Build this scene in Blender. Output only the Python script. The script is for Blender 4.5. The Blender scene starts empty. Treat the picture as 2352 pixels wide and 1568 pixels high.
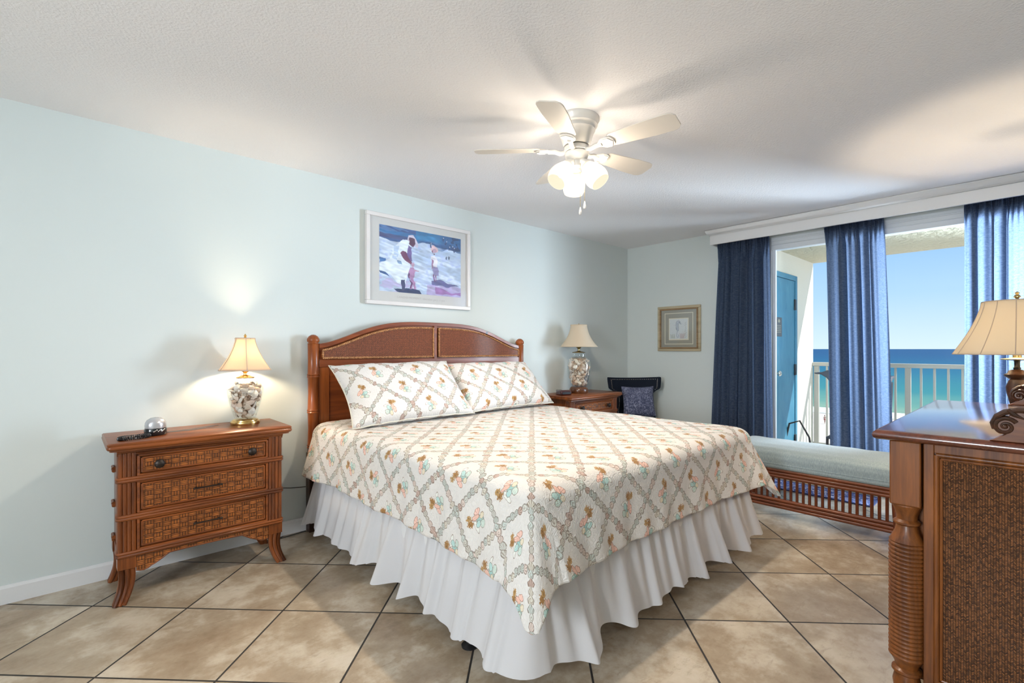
import bpy, bmesh, math, random
import numpy as np
from mathutils import Vector, Matrix, Quaternion
random.seed(7)
sc = bpy.context.scene
C = bpy.context.collection
PI = math.pi

# ------------------------------------------------------------------ camera
cam_d = bpy.data.cameras.new('camera')
cam = bpy.data.objects.new('camera', cam_d); C.objects.link(cam)
cam.location = (0, 0, 1.23)
cam.rotation_euler = (PI/2, 0, math.radians(-42.6))
cam_d.sensor_width = 36.0
cam_d.lens = 36.0*1115/2352
cam_d.shift_y = 17/2352
cam_d.clip_start = 0.02; cam_d.clip_end = 60000
sc.camera = cam

# ------------------------------------------------------------------ sky
w = bpy.data.worlds.new('sky'); sc.world = w; w.use_nodes = True
wn = w.node_tree; wn.nodes.clear()
o_ = wn.nodes.new('ShaderNodeOutputWorld'); bg = wn.nodes.new('ShaderNodeBackground')
tc = wn.nodes.new('ShaderNodeTexCoord'); sp = wn.nodes.new('ShaderNodeSeparateXYZ'); rp = wn.nodes.new('ShaderNodeValToRGB')
wn.links.new(tc.outputs['Generated'], sp.inputs[0]); wn.links.new(sp.outputs['Z'], rp.inputs[0])
wn.links.new(rp.outputs[0], bg.inputs[0]); wn.links.new(bg.outputs[0], o_.inputs[0])
cr = rp.color_ramp
cr.elements[0].position = 0.0; cr.elements[0].color = (0.64, 0.78, 0.88, 1)
cr.elements[1].position = 1.0; cr.elements[1].color = (0.10, 0.25, 0.62, 1)
e = cr.elements.new(0.09); e.color = (0.42, 0.63, 0.88, 1)
e = cr.elements.new(0.20); e.color = (0.26, 0.48, 0.85, 1)
bg.inputs[1].default_value = 1.0

# ------------------------------------------------------------------ sun
sd = bpy.data.lights.new('sun', 'SUN'); sd.energy = 7.0; sd.angle = math.radians(0.6); sd.color = (1, 0.96, 0.88)
sun = bpy.data.objects.new('sun', sd); C.objects.link(sun)
sdir = Vector((1, -1.0, 1.85)).normalized()
sun.rotation_euler = sdir.to_track_quat('Z', 'Y').to_euler()
sun.location = (12, -8, 12)

# ------------------------------------------------------------------ added fill lamp, unseen on the balcony, shining in through the glass door
ad = bpy.data.lights.new('balcony_fill_light', 'AREA'); ad.shape = 'RECTANGLE'; ad.size = 1.5; ad.size_y = 1.8
ad.energy = 175; ad.color = (0.74, 0.87, 1.0); ad.spread = math.radians(78)
al = bpy.data.objects.new('balcony_fill_light', ad); C.objects.link(al)
al.location = (6.35, -1.0, 1.35)
al.rotation_euler = Vector((0.87, -0.50, -0.02)).to_track_quat('Z', 'Y').to_euler()

# added fill lamp outside an invented window, at the far left end
ad2 = bpy.data.lights.new('left_fill_light', 'AREA'); ad2.shape = 'RECTANGLE'; ad2.size = 0.8; ad2.size_y = 1.15
ad2.energy = 125; ad2.color = (0.93, 0.96, 1.0)
al2 = bpy.data.objects.new('left_fill_light', ad2); C.objects.link(al2)
al2.location = (-2.95, 0.33, 1.5); al2.rotation_euler = Vector((-1, 0, 0)).to_track_quat('Z', 'Y').to_euler()

# ------------------------------------------------------------------ exposure
sc.view_settings.view_transform = 'Standard'
sc.view_settings.look = 'None'
sc.view_settings.exposure = 0.35
sc.view_settings.gamma = 1.0
sc.view_settings.use_curve_mapping = False
sc.cycles.max_bounces = 10
sc.cycles.diffuse_bounces = 6
sc.cycles.transparent_max_bounces = 16
sc.cycles.sample_clamp_indirect = 4.0
FAN_W = 80.0; LAMP_W = 12.5; FLOORLAMP_W = 27.0
WARM = (1.0, 0.86, 0.70)

# ================================================================== node helper
class X:
    def __init__(s, g, k): s.g = g; s.k = k
    def __add__(s, o): return s.g.m('ADD', s, o)
    def __radd__(s, o): return s.g.m('ADD', o, s)
    def __sub__(s, o): return s.g.m('SUBTRACT', s, o)
    def __rsub__(s, o): return s.g.m('SUBTRACT', o, s)
    def __mul__(s, o): return s.g.m('MULTIPLY', s, o)
    def __rmul__(s, o): return s.g.m('MULTIPLY', o, s)
    def __truediv__(s, o): return s.g.m('DIVIDE', s, o)
    def __lt__(s, o): return s.g.m('LESS_THAN', s, o)
    def __gt__(s, o): return s.g.m('GREATER_THAN', s, o)

class G:
    def __init__(s, name):
        s.mat = bpy.data.materials.new(name); s.mat.use_nodes = True
        s.t = s.mat.node_tree; s.t.nodes.clear()
        s.out = s.t.nodes.new('ShaderNodeOutputMaterial')
    def put(s, sock, v):
        if isinstance(v, X): s.t.links.new(v.k, sock)
        elif isinstance(v, (tuple, list)):
            v = tuple(v)
            if len(sock.default_value) == 4 and len(v) == 3: v = v + (1,)
            sock.default_value = v
        else: sock.default_value = v
    def m(s, op, a, b=None, c=None):
        n = s.t.nodes.new('ShaderNodeMath'); n.operation = op
        s.put(n.inputs[0], a)
        if b is not None: s.put(n.inputs[1], b)
        if c is not None: s.put(n.inputs[2], c)
        return X(s, n.outputs[0])
    def obj(s):
        n = s.t.nodes.new('ShaderNodeTexCoord'); return X(s, n.outputs['Object'])
    def uv(s):
        n = s.t.nodes.new('ShaderNodeTexCoord'); return X(s, n.outputs['UV'])
    def pos(s):
        n = s.t.nodes.new('ShaderNodeNewGeometry'); return X(s, n.outputs['Position'])
    def sep(s, v):
        n = s.t.nodes.new('ShaderNodeSeparateXYZ'); s.put(n.inputs[0], v); return [X(s, q) for q in n.outputs]
    def comb(s, x, y, z=0.0):
        n = s.t.nodes.new('ShaderNodeCombineXYZ'); s.put(n.inputs[0], x); s.put(n.inputs[1], y); s.put(n.inputs[2], z); return X(s, n.outputs[0])
    def scale(s, v, sc3):
        n = s.t.nodes.new('ShaderNodeVectorMath'); n.operation = 'MULTIPLY'; s.put(n.inputs[0], v); n.inputs[1].default_value = sc3; return X(s, n.outputs[0])
    def noise(s, v, scale, detail=3, rough=0.55, dist=0.0, col=False):
        n = s.t.nodes.new('ShaderNodeTexNoise'); s.put(n.inputs['Vector'], v)
        n.inputs['Scale'].default_value = scale; n.inputs['Detail'].default_value = detail
        n.inputs['Roughness'].default_value = rough; n.inputs['Distortion'].default_value = dist
        return X(s, n.outputs['Color' if col else 'Fac'])
    def voro(s, v, scale, feature='F1', rnd=1.0, dim='3D'):
        n = s.t.nodes.new('ShaderNodeTexVoronoi'); n.feature = feature; n.voronoi_dimensions = dim; s.put(n.inputs['Vector'], v)
        n.inputs['Scale'].default_value = scale; n.inputs['Randomness'].default_value = rnd
        return {q.name: X(s, q) for q in n.outputs}
    def white(s, v):
        n = s.t.nodes.new('ShaderNodeTexWhiteNoise'); s.put(n.inputs['Vector'], v); return X(s, n.outputs['Value'])
    def ramp(s, f, stops, interp='LINEAR'):
        n = s.t.nodes.new('ShaderNodeValToRGB'); s.put(n.inputs[0], f); c = n.color_ramp; c.interpolation = interp
        c.elements[0].position = stops[0][0]; c.elements[0].color = tuple(stops[0][1]) + (1,)
        c.elements[1].position = stops[-1][0]; c.elements[1].color = tuple(stops[-1][1]) + (1,)
        for p, q in stops[1:-1]:
            e = c.elements.new(p); e.color = tuple(q) + (1,)
        return X(s, n.outputs[0])
    def mix(s, f, a, b, mode='MIX'):
        n = s.t.nodes.new('ShaderNodeMix'); n.data_type = 'RGBA'; n.blend_type = mode
        s.put(n.inputs[0], f); s.put(n.inputs[6], a); s.put(n.inputs[7], b); return X(s, n.outputs[2])
    def clamp(s, a):
        n = s.t.nodes.new('ShaderNodeClamp'); s.put(n.inputs[0], a); return X(s, n.outputs[0])
    def bump(s, h, strength=0.3, dist=0.002):
        n = s.t.nodes.new('ShaderNodeBump'); n.inputs['Strength'].default_value = strength; n.inputs['Distance'].default_value = dist
        s.put(n.inputs['Height'], h); return X(s, n.outputs[0])
    def attr(s, name):
        n = s.t.nodes.new('ShaderNodeAttribute'); n.attribute_name = name; return X(s, n.outputs['Color'])
    def pbr(s, col, rough=0.5, bump=None, metal=0.0, coat=0.0, spec=0.5, emit=None, estr=0.0, sheen=0.0, alpha=None):
        n = s.t.nodes.new('ShaderNodeBsdfPrincipled')
        s.put(n.inputs['Base Color'], col); s.put(n.inputs['Roughness'], rough); s.put(n.inputs['Metallic'], metal)
        n.inputs['Coat Weight'].default_value = coat; n.inputs['Coat Roughness'].default_value = 0.12
        n.inputs['Specular IOR Level'].default_value = spec
        n.inputs['Sheen Weight'].default_value = sheen
        if bump is not None: s.put(n.inputs['Normal'], bump)
        if emit is not None: s.put(n.inputs['Emission Color'], emit); n.inputs['Emission Strength'].default_value = estr
        if alpha is not None: s.put(n.inputs['Alpha'], alpha)
        return X(s, n.outputs[0])
    def sh(s, kind, **kw):
        n = s.t.nodes.new(kind)
        for k, v in kw.items(): s.put(n.inputs[k], v)
        return X(s, n.outputs[0])
    def mixsh(s, f, a, b):
        n = s.t.nodes.new('ShaderNodeMixShader'); s.put(n.inputs[0], f); s.put(n.inputs[1], a); s.put(n.inputs[2], b); return X(s, n.outputs[0])
    def addsh(s, a, b):
        n = s.t.nodes.new('ShaderNodeAddShader'); s.put(n.inputs[0], a); s.put(n.inputs[1], b); return X(s, n.outputs[0])
    def end(s, shader):
        s.t.links.new(shader.k, s.out.inputs[0]); return s.mat

M = {}
def simple(name, col, rough=0.5, **kw):
    g = G(name); nz = g.noise(g.obj(), 12, 3)
    c = g.mix(nz*0.25, col, tuple(min(1, v*0.8) for v in col[:3]))
    M[name] = g.end(g.pbr(c, rough, **kw)); return M[name]

def wood(name, c0, c1, axis=2, rough=0.34, coat=0.14, knots=False):
    g = G(name); v = g.obj()
    s3 = [14, 14, 14]; s3[axis] = 1.4
    n1 = g.noise(g.scale(v, s3), 1.6, 5, 0.6, 0.6)
    s4 = [60, 60, 60]; s4[axis] = 2.0
    n2 = g.noise(g.scale(v, s4), 2.0, 3, 0.6)
    f = g.clamp((n1 - 0.5)*2.4 + (n2 - 0.5)*1.0 + 0.5)
    c = g.mix(f, c0, c1)
    if knots:
        vo = g.voro(g.scale(v, (2.2, 2.2, 2.2) if axis == 0 else (2.2, 2.2, 1.6)), 2.0)
        k = vo['Distance'] < 0.06
        c = g.mix(k, c, tuple(q*0.18 for q in c0))
    M[name] = g.end(g.pbr(c, rough, g.bump(n2, 0.12, 0.001), coat=coat, spec=0.35)); return M[name]
wood('chest_wood_x', (0.075, 0.019, 0.005), (0.27, 0.074, 0.015), 0)
wood('chest_wood_z', (0.055, 0.014, 0.004), (0.24, 0.065, 0.013), 2)
wood('bed_wood_x', (0.12, 0.025, 0.006), (0.25, 0.058, 0.012), 0, knots=True)
wood('bed_wood_z', (0.14, 0.032, 0.006), (0.30, 0.076, 0.014), 2)
wood('bench_wood_y', (0.07, 0.016, 0.006), (0.23, 0.060, 0.018), 1)
wood('bench_wood_z', (0.06, 0.014, 0.005), (0.20, 0.050, 0.016), 2)
wood('dresser_wood_z', (0.07, 0.020, 0.005), (0.25, 0.080, 0.016), 2, rough=0.42, coat=0.10)
wood('dresser_wood_y', (0.06, 0.017, 0.005), (0.21, 0.064, 0.015), 1, rough=0.4, coat=0.10)
wood('dresser_top_wood', (0.050, 0.013, 0.008), (0.13, 0.034, 0.016), 0, rough=0.22, coat=1.0)
wood('carved_wood', (0.010, 0.005, 0.003), (0.085, 0.028, 0.010), 1, rough=0.35, coat=0.15)
wood('dark_wood', (0.012, 0.005, 0.003), (0.045, 0.018, 0.009), 2, rough=0.4, coat=0.2)
wood('lamp_base_wood', (0.06, 0.022, 0.009), (0.14, 0.05, 0.018), 0, rough=0.3, coat=0.4)

def weave(name, c_lo, c_hi, axes, cw, ch, n, rough=0.38, diag=False):
    g = G(name); q = g.sep(g.obj()); x = q[axes[0]]; y = q[axes[1]]
    if diag:
        a = x*(1/cw); fx = g.m('FRACT', a); odd = g.m('MODULO', g.m('FLOOR', a) + 1000.0, 2.0)*2.0 - 1.0
        b = y*(1/ch) + (fx - 0.5)*odd*1.0
        fy = g.m('FRACT', b); strand = g.m('POWER', g.m('SINE', fx*PI), 0.6)*g.m('SINE', fy*PI)
        rnd = g.white(g.comb(g.m('FLOOR', a), g.m('FLOOR', b)))
        h = strand
    else:
        u = x*(1/cw); v = y*(1/ch)
        par = g.m('ABSOLUTE', g.m('MODULO', g.m('FLOOR', u) + g.m('FLOOR', v) + 1000.0, 2.0))
        fu = g.m('FRACT', u); fv = g.m('FRACT', v)
        hs = g.m('ABSOLUTE', g.m('SINE', fv*(PI*n)))*g.m('POWER', g.m('SINE', fu*PI), 0.5)
        vs = g.m('ABSOLUTE', g.m('SINE', fu*(PI*n)))*g.m('POWER', g.m('SINE', fv*PI), 0.5)*0.62
        h = hs*par + vs*(1.0 - par)
        rnd = g.white(g.comb(g.m('FLOOR', u), g.m('FLOOR', v), g.m('FLOOR', fv*n)))
    f = g.clamp(g.m('POWER', h, 0.8 if not diag else 1.3)*((0.55 if not diag else 0.15) + (0.6 if not diag else 0.85)*rnd))
    c = g.mix(f, c_lo, c_hi)
    M[name] = g.end(g.pbr(c, rough, g.bump(h, 0.7, 0.003), coat=0.05, spec=0.35)); return M[name]
weave('basket_weave', (0.022, 0.005, 0.002), (0.44, 0.140, 0.028), (0, 2), 0.036, 0.024, 3)
weave('rattan_panel', (0.050, 0.014, 0.006), (0.34, 0.100, 0.036), (0, 2), 0.0075, 0.0075, 1, 0.5)
weave('dresser_weave', (0.020, 0.007, 0.003), (0.46, 0.180, 0.060), (1, 2), 0.0062, 0.0048, 1, 0.5, diag=True)
weave('rope_weave', (0.22, 0.085, 0.03), (0.80, 0.42, 0.17), (0, 2), 0.013, 0.013, 1, 0.5, diag=True)

# walls, ceiling, floor ------------------------------------------------
def paint(name, col, bs, bd, sc_=60, rough=0.75):
    g = G(name); v = g.pos(); n = g.noise(v, sc_, 4, 0.6); n2 = g.noise(v, 1.3, 2)
    c = g.mix(n2*0.3, col, tuple(q*0.95 for q in col))
    M[name] = g.end(g.pbr(c, rough, g.bump(n, bs, bd), spec=0.25)); return M[name]
paint('wall_paint', (0.60, 0.65, 0.64), 0.10, 0.002, 25, 0.6)
paint('ceiling_paint', (0.86, 0.85, 0.855), 0.55, 0.006, 95, 0.9)
paint('trim_paint', (0.72, 0.72, 0.72), 0.04, 0.001, 20, 0.4)
paint('stucco', (0.62, 0.58, 0.44), 1.0, 0.06, 14, 0.95)
paint('side_wall_plaster', (0.80, 0.77, 0.68), 0.3, 0.01, 40, 0.9)
paint('balcony_concrete', (0.55, 0.55, 0.52), 0.2, 0.01, 30, 0.9)

g = G('floor_tile'); p = g.sep(g.pos()); r2 = 2**0.5
q1 = ((p[0] + p[1])*(1/r2) - 2.237)*(1/0.487); q2 = ((p[0] - p[1])*(1/r2) - 0.690)*(1/0.4655)
d1 = g.m('ABSOLUTE', g.m('SUBTRACT', g.m('FRACT', q1 + 0.5), 0.5))*0.487
d2 = g.m('ABSOLUTE', g.m('SUBTRACT', g.m('FRACT', q2 + 0.5), 0.5))*0.4655
dm = g.m('MINIMUM', d1, d2)
gr = dm < 0.0042
tid = g.comb(g.m('FLOOR', q1), g.m('FLOOR', q2)); rnd = g.white(tid)
vv = g.comb(p[0] + rnd*7.0, p[1] + rnd*3.0, rnd*5.0)
nA = g.noise(vv, 3.0, 6, 0.66, 0.0); nB = g.noise(g.scale(vv, (1, 2.4, 1)), 13, 5, 0.75, 0.4)
cc = g.mix(g.clamp((nA - 0.30)*3.2), (0.23, 0.16, 0.10), (0.46, 0.375, 0.275))
cc = g.mix(g.clamp((nA - 0.48)*4.0), cc, (0.60, 0.54, 0.45))
vein = g.clamp((nB - 0.54)*4.5)
cc = g.mix(vein*0.55, cc, (0.20, 0.14, 0.09))
cc = g.mix(rnd*0.35, cc, (0.50, 0.42, 0.31))
cc = g.mix(gr, cc, (0.022, 0.018, 0.015))
rg = gr*0.40 + 0.27
edge = g.m('SMOOTH_MIN', dm, 0.006, 0.003)
M['floor_tile'] = g.end(g.pbr(cc, rg, g.bump(edge*80.0, 0.35, 0.003), spec=0.5))

# shell-print fabric ----------------------------------------------------
def shell_fabric(name, cloth, per=0.205):
    g = G(name); uv = g.uv(); nw = g.sep(g.noise(uv, 55, 2, 0.5, col=True)); s0 = g.sep(uv)
    s = [s0[0] + (nw[0] - 0.5)*0.009, s0[1] + (nw[1] - 0.5)*0.009]
    a = (s[0] + s[1])*(1/(r2*per)); b = (s[0] - s[1])*(1/(r2*per))
    fa = (g.m('FRACT', a + 0.5) - 0.5)*per; fb = (g.m('FRACT', b + 0.5) - 0.5)*per
    ia = g.m('FLOOR', a + 0.5); ib = g.m('FLOOR', b + 0.5)
    col = g.mix(g.noise(uv, 5, 3)*0.5, cloth, tuple(q*0.93 for q in cloth))
    pal = [(0.0, (0.42, 0.50, 0.45)), (0.20, (0.58, 0.60, 0.53)), (0.36, (0.70, 0.54, 0.46)), (0.50, (0.52, 0.50, 0.42)),
           (0.66, (0.44, 0.24, 0.17)), (0.74, (0.62, 0.57, 0.45)), (0.90, (0.48, 0.58, 0.53))]
    L = per/8.0
    for (f, i, o, k) in ((fa, ia, b, 0.0), (fb, ib, a, 31.7)):
        t = o*per*(1/L); n = g.m('FLOOR', t); idv = g.comb(n, i, k)
        wn = g.t.nodes.new('ShaderNodeTexWhiteNoise'); g.put(wn.inputs['Vector'], idv); rc = g.sep(X(g, wn.outputs['Color']))
        x = f + (rc[0] - 0.5)*0.008; y = (t - n - 0.5)*L + (rc[1] - 0.5)*0.003
        rx = 0.0120 + rc[2]*0.0060
        x2 = x/rx; y2 = y*(1/0.0150); de = g.m('SQRT', x2*x2 + y2*y2)
        dt = g.m('ABSOLUTE', x2)*(0.75 + 0.35*y2) + g.m('ABSOLUTE', y2)*0.70
        tri = rc[0] > 0.68; d = de*(1.0 - tri) + dt*tri
        an = g.m('ARCTAN2', x2, y2 + 0.5 + rc[0]) 
        ribs = (g.m('SINE', an*15.0) > 0.1)*(rc[1] > 0.45)
        spi = (g.m('SINE', g.m('ARCTAN2', x, y) + d*9.0) > 0.45)*(rc[1] < 0.45)
        c = g.ramp(X(g, wn.outputs['Value']), pal, 'CONSTANT'); c = g.mix(0.36, c, cloth)
        c = g.mix(g.m('MAXIMUM', ribs, spi)*0.55, c, (0.20, 0.13, 0.09)); c = g.mix((d > 0.82)*0.7, c, (0.15, 0.10, 0.07))
        col = g.mix(d < 1.0, col, c)
    # cluster of conch, scallop and coral in the middle of each diamond
    ca = (g.m('FRACT', a) - 0.5)*per; cb = (g.m('FRACT', b) - 0.5)*per
    u = (ca - cb)*(1/r2); v = (ca + cb)*(1/r2)     # u along the bed, v across
    idv = g.comb(g.m('FLOOR', a), g.m('FLOOR', b), 3.3); wn = g.t.nodes.new('ShaderNodeTexWhiteNoise'); g.put(wn.inputs['Vector'], idv); rc = g.sep(X(g, wn.outputs['Color']))
    sg = g.m('SIGN', rc[0] - 0.5); v = v*sg
    turn = (rc[1] - 0.5)*1.1
    cs_, sn_ = g.m('COSINE', turn), g.m('SINE', turn); u, v = u*cs_ - v*sn_, u*sn_ + v*cs_
    frag = g.noise(uv, 130, 3, 0.7)
    shapes = [(0.036, 0.012, 0.021, 0.019, 0.3, (0.36, 0.19, 0.07), 2), (0.048, -0.006, 0.016, 0.014, 0.0, (0.44, 0.26, 0.10), 2),
              (0.000, 0.026, 0.011, 0.030, 0.5, (0.80, 0.80, 0.74), 0), (-0.004, -0.030, 0.012, 0.022, -0.9, (0.86, 0.56, 0.47), 1),
              (-0.024, 0.000, 0.025, 0.020, 0.2, (0.34, 0.56, 0.52), 1), (-0.040, 0.014, 0.017, 0.015, 1.2, (0.60, 0.72, 0.64), 1),
              (-0.010, 0.016, 0.018, 0.013, 0.8, (0.46, 0.66, 0.62), 0), (0.006, -0.010, 0.024, 0.010, 0.3, (0.82, 0.52, 0.42), 1), (-0.034, -0.018, 0.015, 0.012, 0.9, (0.74, 0.66, 0.50), 0)]
    for (cu, cv, ru, rv, an_, cl, kind) in shapes:
        du = u - cu; dv = v - cv; c_, s_ = math.cos(an_), math.sin(an_)
        p = (du*c_ + dv*s_)*(1/ru); q = (dv*c_ - du*s_)*(1/rv)
        d = g.m('SQRT', p*p + q*q)
        if kind == 2:
            ins = (d + (frag - 0.5)*3.0) < 0.9; cc_ = g.mix(frag > 0.56, cl, tuple(t_*0.5 for t_ in cl)); col = g.mix(ins, col, cc_); continue
        d = d + (nw[2] - 0.5)*0.35
        st = g.m('SINE', (g.m('ARCTAN2', q, p + 1.3))*16.0) > 0.5
        cc_ = g.mix(st*(0.35 if kind else 0.15), cl, (0.30, 0.14, 0.09)); cc_ = g.mix((d > 0.84)*0.7, cc_, (0.22, 0.13, 0.09))
        col = g.mix(d < 1.0, col, cc_)
    q = g.noise(uv, 34.0, 1, 0.4, 1.2)
    qs = g.m('ABSOLUTE', g.m('SUBTRACT', g.m('FRACT', q*5.0), 0.5))
    bm_ = g.bump(g.m('POWER', qs, 0.5)*1.0 + g.noise(uv, 16, 2)*1.6, 0.42, 0.008)
    M[name] = g.end(g.pbr(col, 0.85, bm_, spec=0.1, sheen=0.15))
shell_fabric('quilt_fabric', (0.72, 0.685, 0.645))
shell_fabric('sham_fabric', (0.72, 0.70, 0.68), 0.215)

g = G('skirt_fabric'); nz = g.noise(g.obj(), 400, 2)
M['skirt_fabric'] = g.end(g.mixsh(0.25, g.pbr((0.72, 0.71, 0.72), 0.85, g.bump(nz, 0.1, 0.001), spec=0.1), g.sh('ShaderNodeBsdfTranslucent', Color=(0.8, 0.78, 0.78))))

def curtain_mat(name, c0, c1, tr):
    g = G(name); v = g.uv()
    n1 = g.noise(g.scale(v, (1.2, 3.5, 1)), 36, 5, 0.75, 1.2); n2 = g.noise(g.scale(v, (2, 16, 1)), 16, 3, 0.7, 0.4)
    f = g.clamp((n1 - 0.48)*2.2 + (n2 - 0.5)*1.2 + 0.3)
    c = g.mix(f, c0, c1)
    t = g.mix(g.clamp(f*0.6 + 0.25), tuple(min(1, q*tr*1.1) for q in c0), tuple(min(1, q*tr*0.72) for q in c1))
    M[name] = g.end(g.mixsh(0.5, g.pbr(c, 0.8, g.bump(n1, 0.2, 0.002), spec=0.15), g.sh('ShaderNodeBsdfTranslucent', Color=t)))
curtain_mat('curtain_cloth', (0.026, 0.048, 0.100), (0.165, 0.205, 0.285), 1.9)

g = G('bench_cloth'); v = g.obj(); n1 = g.noise(g.scale(v, (1, 12, 1)), 60, 3, 0.7); n2 = g.noise(v, 5, 3)
f = g.clamp((n1 - 0.5)*2.5 + 0.5)
M['bench_cloth'] = g.end(g.pbr(g.mix(f, (0.17, 0.23, 0.25), (0.40, 0.46, 0.46)), 0.85, g.bump(n1 + n2*2.0, 0.3, 0.004), spec=0.15, sheen=0.3))
g = G('slate_velvet'); v = g.obj(); n1 = g.noise(v, 30, 4, 0.7, 2.5)
M['slate_velvet'] = g.end(g.pbr(g.mix(g.clamp((n1 - 0.45)*5.0), (0.055, 0.065, 0.12), (0.28, 0.30, 0.42)), 0.8, g.bump(n1, 0.3, 0.003), spec=0.15))
g = G('rug_weave'); p = g.sep(g.pos()); n1 = g.noise(g.pos(), 16, 3, 0.6, 3.0)
M['rug_weave'] = g.end(g.pbr(g.mix(g.clamp((n1 - 0.48)*8.0), (0.05, 0.09, 0.30), (0.50, 0.56, 0.75)), 0.9, g.bump(n1, 0.3, 0.004), spec=0.1))
simple('rug_border', (0.03, 0.05, 0.17), 0.9)
simple('navy_fabric', (0.006, 0.010, 0.020), 0.8, spec=0.2)
simple('navy_seat', (0.008, 0.035, 0.075), 0.7, spec=0.25, sheen=0.3)
simple('nickel', (0.75, 0.72, 0.66), 0.25, metal=1.0)
simple('brass', (0.72, 0.50, 0.20), 0.22, metal=1.0)
simple('antique_brass', (0.42, 0.33, 0.16), 0.3, metal=1.0)
simple('dark_metal', (0.03, 0.022, 0.018), 0.4, metal=0.6)
simple('black_metal', (0.012, 0.012, 0.013), 0.35)
simple('black_plastic', (0.010, 0.010, 0.012), 0.22, coat=0.5)
simple('silver_plastic', (0.55, 0.55, 0.57), 0.25, metal=0.6, coat=0.4)
simple('red_plastic', (0.045, 0.004, 0.006), 0.12, coat=1.0)
simple('grey_cord', (0.16, 0.15, 0.14), 0.6)
simple('dark_cord', (0.03, 0.028, 0.025), 0.6)
simple('white_enamel', (0.74, 0.71, 0.66), 0.35, coat=0.3)
simple('blade_white', (0.72, 0.67, 0.60), 0.45)
simple('seam_white', (0.75, 0.73, 0.70), 0.8)
simple('white_plastic', (0.75, 0.74, 0.72), 0.4)
simple('vinyl_frame', (0.66, 0.70, 0.74), 0.4)
simple('rail_paint', (0.44, 0.425, 0.38), 0.45)
simple('frame_white', (0.72, 0.69, 0.68), 0.35, coat=0.2)
simple('mat_board', (0.60, 0.60, 0.59), 0.8)
simple('caption_ink', (0.48, 0.47, 0.47), 0.8)
simple('mat_taupe', (0.30, 0.29, 0.24), 0.8)
simple('mat_cream', (0.72, 0.68, 0.55), 0.8)
simple('outlet_plate', (0.62, 0.66, 0.62), 0.4)
simple('plaque_metal', (0.10, 0.10, 0.10), 0.4, metal=0.5)
simple('plaque_marks', (0.34, 0.32, 0.24), 0.5)
simple('hinge_metal', (0.05, 0.05, 0.055), 0.4, metal=0.6)
simple('patio_fabric', (0.10, 0.10, 0.115), 0.6)
simple('patio_frame', (0.05, 0.04, 0.037), 0.4, metal=0.4)
simple('skin', (0.45, 0.26, 0.18), 0.6)
simple('swim_dark', (0.03, 0.03, 0.05), 0.7)
simple('swim_red', (0.45, 0.06, 0.06), 0.7)
simple('swim_blue', (0.05, 0.25, 0.55), 0.7)
simple('hair_brown', (0.05, 0.03, 0.02), 0.7)
simple('mattress_ticking', (0.7, 0.7, 0.7), 0.8)
wood('gold_wood_y', (0.16, 0.09, 0.04), (0.34, 0.22, 0.11), 1, rough=0.45, coat=0.1)
wood('gold_wood_light', (0.36, 0.30, 0.19), (0.50, 0.43, 0.30), 1, rough=0.45, coat=0.1)
g = G('blue_door_paint'); v = g.obj(); n1 = g.noise(g.scale(v, (3, 3, 1)), 3, 4, 0.7, 0.6)
M['blue_door_paint'] = g.end(g.pbr(g.mix(g.clamp((n1 - 0.35)*2.2), (0.03, 0.18, 0.30), (0.09, 0.28, 0.39)), 0.5, g.bump(n1, 0.15, 0.004)))

g = G('glass'); fr = g.t.nodes.new('ShaderNodeFresnel'); fr.inputs[0].default_value = 1.45
M['glass'] = g.end(g.mixsh(X(g, fr.outputs[0])*0.45, g.sh('ShaderNodeBsdfTransparent', Color=(0.93, 0.96, 0.96)), g.sh('ShaderNodeBsdfGlossy', Color=(1, 1, 1), Roughness=0.02)))
g = G('window_glass'); fr = g.t.nodes.new('ShaderNodeFresnel'); fr.inputs[0].default_value = 1.35
M['window_glass'] = g.end(g.mixsh(X(g, fr.outputs[0])*0.25, g.sh('ShaderNodeBsdfTransparent', Color=(0.97, 0.985, 0.99)), g.sh('ShaderNodeBsdfGlossy', Color=(1, 1, 1), Roughness=0.01)))
g = G('picture_glass'); 
M['picture_glass'] = g.end(g.mixsh(0.05, g.sh('ShaderNodeBsdfTransparent', Color=(1, 1, 1)), g.sh('ShaderNodeBsdfGlossy', Color=(1, 1, 1), Roughness=0.08)))
g = G('lit_glass_shade')
M['lit_glass_shade'] = g.end(g.addsh(g.mixsh(0.82, g.sh('ShaderNodeBsdfTransparent', Color=(0.95, 0.95, 0.95)), g.sh('ShaderNodeBsdfTranslucent', Color=(0.012, 0.011, 0.009))), g.sh('ShaderNodeEmission', Color=(1.0, 0.84, 0.62), Strength=0.72)))
g = G('bulb_glow'); M['bulb_glow'] = g.end(g.addsh(g.sh('ShaderNodeEmission', Color=(1.0, 0.88, 0.68), Strength=2.6), g.sh('ShaderNodeBsdfTransparent', Color=(1, 1, 1))))
def shade_mat(name, c, t, k=0.55):
    g = G(name); nz = g.noise(g.obj(), 220, 2)
    M[name] = g.end(g.mixsh(k, g.pbr(c, 0.85, g.bump(nz, 0.15, 0.001), spec=0.1), g.sh('ShaderNodeBsdfTranslucent', Color=t)))
shade_mat('shade_linen', (0.64, 0.57, 0.49), (0.88, 0.76, 0.62), 0.62)
shade_mat('shade_cream', (0.74, 0.64, 0.50), (0.7, 0.6, 0.45), 0.3)
shade_mat('shade_ivory', (0.70, 0.66, 0.58), (0.80, 0.72, 0.58), 0.55)
simple('shade_trim', (0.50, 0.42, 0.34), 0.8)
g = G('seashell'); v = g.obj(); oi = g.t.nodes.new('ShaderNodeObjectInfo'); rn = X(g, oi.outputs['Random'])
n1 = g.noise(v, 60, 3, 0.6, 1.0)
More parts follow.
